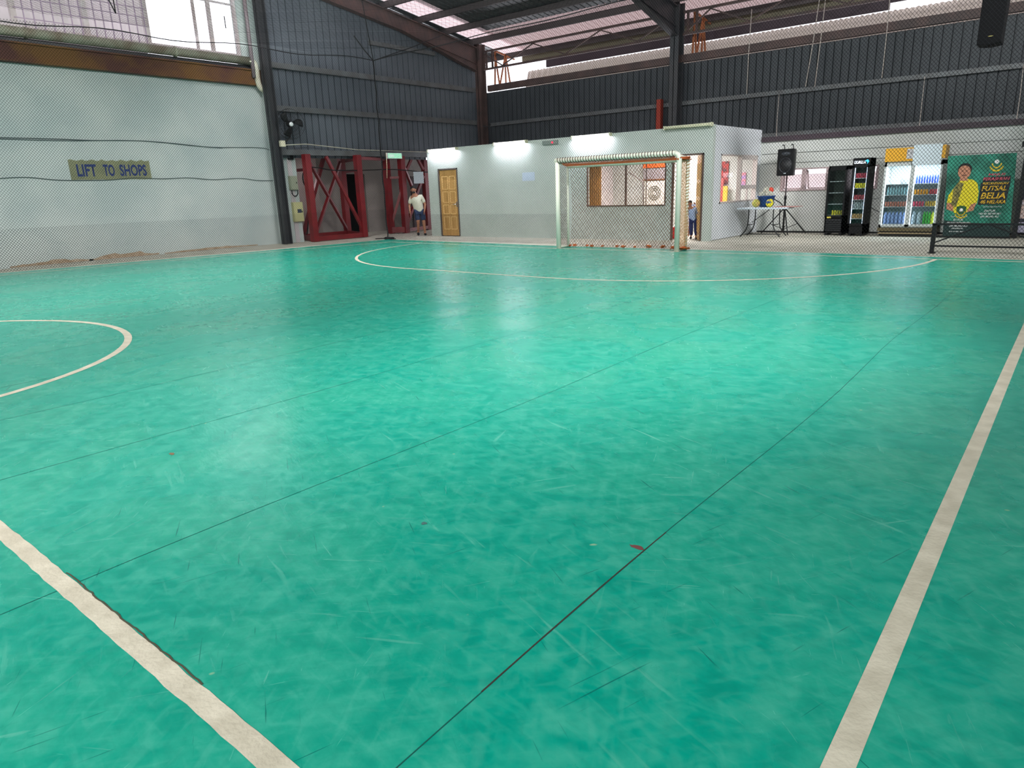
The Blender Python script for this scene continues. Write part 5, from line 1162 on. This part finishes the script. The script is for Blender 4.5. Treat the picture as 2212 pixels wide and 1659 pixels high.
# ------------------------------------------------------------------ banners
def banner():
    YB = 19.15
    bl = at('y', YB, 2033, 512); br = at('y', YB, 2181, 514); tl = at('y', YB, 2051, 337); tr = at('y', YB, 2196, 330)
    # the stand leans slightly off the wall plane
    x0, x1 = (bl.x+tl.x)/2, (br.x+tr.x)/2; z0, z1 = 0.03, (tl.z+tr.z)/2
    sk = -0.10
    t = thing('banner', 'green futsal banner with a man in a yellow shirt and yellow lettering', 'banner', ((x0+x1)/2, YB, 0))
    wd, hg = x1-x0, z1-z0
    def P(a, b, o=0.0): return Vector((x0+a*wd+sk*(b-0.5), YB-o, z0+b*hg))
    def quad(pts, m_, o, nm): mb = MB(); mb.poly([P(a, b, o) for a, b in pts], (0, 0.0012, 0)); return child_world(mb, nm, m_, t)
    quad([(0,0),(1,0),(1,1),(0,1)], mat('banner_green', (0, 84, 66), 0.5, col2=(36, 140, 116), scale=2.2), 0.0, 'sheet')
    quad([(0,0),(1,0),(1,0.13),(0,0.20)], mat('banner_dark', (8, 44, 42), 0.5), 0.002, 'dark_foot')
    YEL = mat('banner_yellow', (222, 206, 20), 0.5); FACE = mat('banner_face', (190, 130, 100), 0.6)
    def ell(cx_, cy_, rx, ry, n=24): return [(cx_+rx*math.cos(2*PI*i/n), cy_+ry*math.sin(2*PI*i/n)) for i in range(n)]
    quad([(0.03,0.42),(0.05,0.52),(0.12,0.6),(0.19,0.68),(0.30,0.715),(0.40,0.70),(0.47,0.66),(0.50,0.55),(0.49,0.42),(0.43,0.34),(0.3,0.28),(0.15,0.29),(0.12,0.42)], YEL, 0.004, 'portrait_shirt')
    quad([(0.10,0.40),(0.12,0.6),(0.19,0.68),(0.27,0.66),(0.22,0.5),(0.17,0.36)], mat('banner_camo', (64, 72, 36), 0.5, col2=(160, 146, 70), scale=16), 0.0055, 'portrait_pattern')
    quad([(0.03,0.42),(0.13,0.41),(0.14,0.31),(0.03,0.34)], FACE, 0.005, 'portrait_arm'); quad([(0.48,0.42),(0.40,0.40),(0.34,0.30),(0.44,0.32)], FACE, 0.005, 'portrait_arm')
    quad(ell(0.27, 0.83, 0.105, 0.075), HAIR, 0.005, 'portrait_hair'); quad(ell(0.265, 0.795, 0.095, 0.082), FACE, 0.007, 'portrait_face'); quad([(0.21,0.73),(0.31,0.73),(0.33,0.69),(0.2,0.69)], FACE, 0.006, 'portrait_neck')
    DK = mat('banner_feature', (74, 40, 32), 0.6)
    for cx_ in (0.235, 0.295): quad(ell(cx_, 0.81, 0.014, 0.006, 10), DK, 0.0085, 'portrait_eye')
    quad(ell(0.265, 0.757, 0.024, 0.007, 12), DK, 0.0085, 'portrait_mouth'); quad(ell(0.265, 0.785, 0.012, 0.014, 10), mat('nose_tone', (184, 124, 96), 0.6), 0.0085, 'portrait_nose')
    GOLD = mat('crest_gold', (200, 176, 30), 0.5); CG = mat('crest_green', (20, 84, 40), 0.5); WH = mat('crest_white', (224, 224, 220), 0.5)
    def crest(cx_, cy_, s_, shield):
        if shield: quad([(cx_-0.075*s_, cy_+0.055*s_), (cx_, cy_+0.07*s_), (cx_+0.075*s_, cy_+0.055*s_), (cx_+0.07*s_, cy_-0.03*s_), (cx_, cy_-0.075*s_), (cx_-0.07*s_, cy_-0.03*s_)], CG, 0.009, 'crest_shield')
        arcp = lambda r0, r1, a0, a1: [(cx_+r0*math.cos(a0+(a1-a0)*i/12)*0.9, cy_+r0*math.sin(a0+(a1-a0)*i/12)*0.78) for i in range(13)]+[(cx_+r1*math.cos(a1-(a1-a0)*i/12)*0.9, cy_+r1*math.sin(a1-(a1-a0)*i/12)*0.78) for i in range(13)]
        quad(arcp(0.075*s_, 0.055*s_, PI*1.02, PI*1.98), GOLD, 0.0105, 'crest_wreath'); quad(arcp(0.12*s_, 0.095*s_, PI*1.15, PI*1.85), GOLD, 0.0105, 'crest_ribbon')
        quad(ell(cx_, cy_+0.015*s_, 0.03*s_, 0.022*s_, 16), WH, 0.012, 'crest_ball')
    crest(0.26, 0.315, 1.0, True); crest(0.73, 0.89, 1.1, False)
    WL = mat('banner_white_text', (206, 210, 208), 0.5); PK = mat('banner_pink_text', (206, 84, 100), 0.5); YT = mat('banner_gold_text', (214, 172, 24), 0.5); BKT = mat('banner_text_shadow', (16, 24, 28), 0.6)
    def tx(s, a, b, w_, h_, m_, sh=0.2, o=0.008, th=0.02): text('lettering', s, P(a, b, o), (1,0,0), (0,0,1), w_*wd, h_*hg, m_, t, 0.0, shear=sh, thick=th)
    quad([(0.56,0.725),(0.94,0.735),(0.95,0.665),(0.54,0.66)], BKT, 0.003, 'text_backing'); quad([(0.52,0.655),(0.95,0.66),(0.90,0.395),(0.50,0.39)], BKT, 0.003, 'text_backing')
    tx('MAJLIS', 0.62, 0.735, 0.25, 0.035, PK); tx('PERASMIAN', 0.55, 0.685, 0.38, 0.038, PK)
    tx('PERTANDINGAN', 0.55, 0.635, 0.37, 0.028, YT); tx('FUTSAL', 0.54, 0.56, 0.36, 0.06, YT); tx('BELIA', 0.53, 0.465, 0.36, 0.075, YT); tx('4B MELAKA', 0.53, 0.405, 0.37, 0.043, YT)
    tx('Sempena', 0.57, 0.355, 0.28, 0.022, WL, 0.4, th=0.0); tx('DATUK', 0.60, 0.305, 0.17, 0.024, WL); tx('MOHD RIDHWAN', 0.52, 0.27, 0.33, 0.024, WL); tx('BIN MOHD ALI', 0.55, 0.235, 0.27, 0.024, WL)
    tx('Sempena', 0.10, 0.235, 0.26, 0.022, WL, 0.4, th=0.0); tx('DATUK', 0.15, 0.195, 0.15, 0.024, WL); tx('MOHD RIDHWAN', 0.05, 0.155, 0.36, 0.026, WL); tx('BIN MOHD ALI', 0.09, 0.118, 0.28, 0.026, WL); tx('PENGERUSI', 0.13, 0.09, 0.18, 0.016, WL); tx('4B MELAKA', 0.09, 0.052, 0.27, 0.014, WL)
    child_world(MB().box((x0-0.1, YB+0.01, 0), (x1+0.06, YB+0.12, 0.035)), 'base', BLACKM, t)
    # black post between the banners
    a = at('y', YB+0.05, 2206, 300); b = at('y', YB+0.05, 2190, 500); tp_ = at('y', YB+0.05, 2203, 276).z
    t2 = thing('display_post', 'black steel post standing between the two banners', 'post', (b.x, YB+0.1, 0))
    child_world(MB().box((b.x-0.03, YB+0.05, 0), (b.x+0.06, YB+0.15, tp_+0.25)), 'post', BLACKM, t2); child_world(MB().box((b.x-0.10, YB+0.05, 1.93), (b.x+0.0, YB+0.12, 2.05)), 'clamp', BLACKM, t2)
    t3 = thing('banner', 'dark banner with orange lettering cut off by the edge, beyond the black post', 'banner', (b.x+0.6, YB+0.2, 0)); xa = b.x+0.04
    def q3(a0, b0, a1, b1, m_, o, nm): return child_world(MB().box((xa+a0, YB+0.1-o, b0), (xa+a1, YB+0.102-o, b1)), nm, m_, t3)
    DB = mat('banner_navy', (30, 26, 44), 0.5); q3(0, 0.10, 1.1, 2.15, DB, 0, 'sheet'); q3(0, 1.55, 1.1, 2.15, mat('banner_grey', (150, 150, 160), 0.5), 0.003, 'top_band'); q3(0, 0.42, 1.1, 0.82, mat('banner_pale', (170, 164, 176), 0.5, col2=(196, 150, 110), scale=5), 0.003, 'photo_band'); q3(0, 0.12, 1.1, 0.34, mat('banner_pale2', (150, 146, 166), 0.5), 0.003, 'lower_band')
    text('lettering', 'KARNIVAL', (xa+0.03, YB+0.09, 1.12), (1,0,0), (0,0,1), 1.0, 0.16, mat('orange_text', (214, 120, 40), 0.5), t3, 0.004, shear=0.2, thick=0.02)
banner()

# ------------------------------------------------------------------ low barrier on the right, hanging loudspeaker
def barrier():
    a = at('z', 0, 2012, 546); X, Y = a.x, a.y; t = thing('low_barrier', 'low black steel barrier with diagonal braces just behind the net', 'barrier', (X, Y, 0)); L_ = 3.2
    top = 0.53
    for xx in (X, X+L_): child_world(MB().box((xx-0.035, Y-0.035, 0), (xx+0.035, Y+0.035, top)), 'post', BLACKM, t)
    child_world(MB().bar((X-0.04, Y, top), (X+L_, Y, top), 0.07, 0.035), 'top_rail', BLACKM, t); child_world(MB().bar((X, Y, 0.13), (X+L_, Y, 0.13), 0.03, 0.03), 'lower_rail', BLACKM, t)
    for k in range(2):
        xa = X+k*L_/2
        child_world(MB().bar((xa, Y, 0.18), (xa+L_/4*0.95, Y, top-0.02), 0.025, 0.025), 'brace', BLACKM, t); child_world(MB().bar((xa+L_/4*1.1, Y, top-0.02), (xa+L_/2, Y, 0.22), 0.025, 0.025), 'brace', BLACKM, t)
    child_world(MB().box((X-0.06, Y-0.06, 0), (X+0.06, Y+0.06, 0.01)), 'foot_plate', BLACKM, t)
barrier()
def hung_speaker():
    Y = 15.2; a = at('y', Y, 2106, 98); b = at('y', Y, 2158, 98); w_ = b.x-a.x; X = (a.x+b.x)/2+0.02; z = a.z
    t = thing('hanging_loudspeaker', 'black hanging speaker box high above the coolers, cut by the top edge', 'loudspeaker', (X, Y, z))
    mb = MB(); n = 12
    pr = [(-w_/2, 0.0)]+[(-w_/2+w_*i/n, 0.0-0.02*math.sin(PI*i/n)) for i in range(1, n)]+[(w_/2, 0.0), (w_/2+0.02, 1.15), (-w_/2-0.0, 1.15)]
    mb.poly([(X+p[0], Y, z+p[1]) for p in pr], (0, 0.38, 0)); child_world(mb, 'cabinet', mat('matte_black', (7, 7, 8), 0.9, spec=0.1), t, bevel=0.01)
    child_world(MB().box((X-0.02, Y-0.004, z+0.11), (X+0.05, Y-0.001, z+0.12)), 'badge', mat('gold_badge', (120, 110, 40), 0.5), t)
    child_world(MB().tube([(X, Y+0.2, z+1.13), (X, Y+0.2, roof_z(Y)-0.3)], 0.012, 6), 'hanger', BLACKM, t)
hung_speaker()
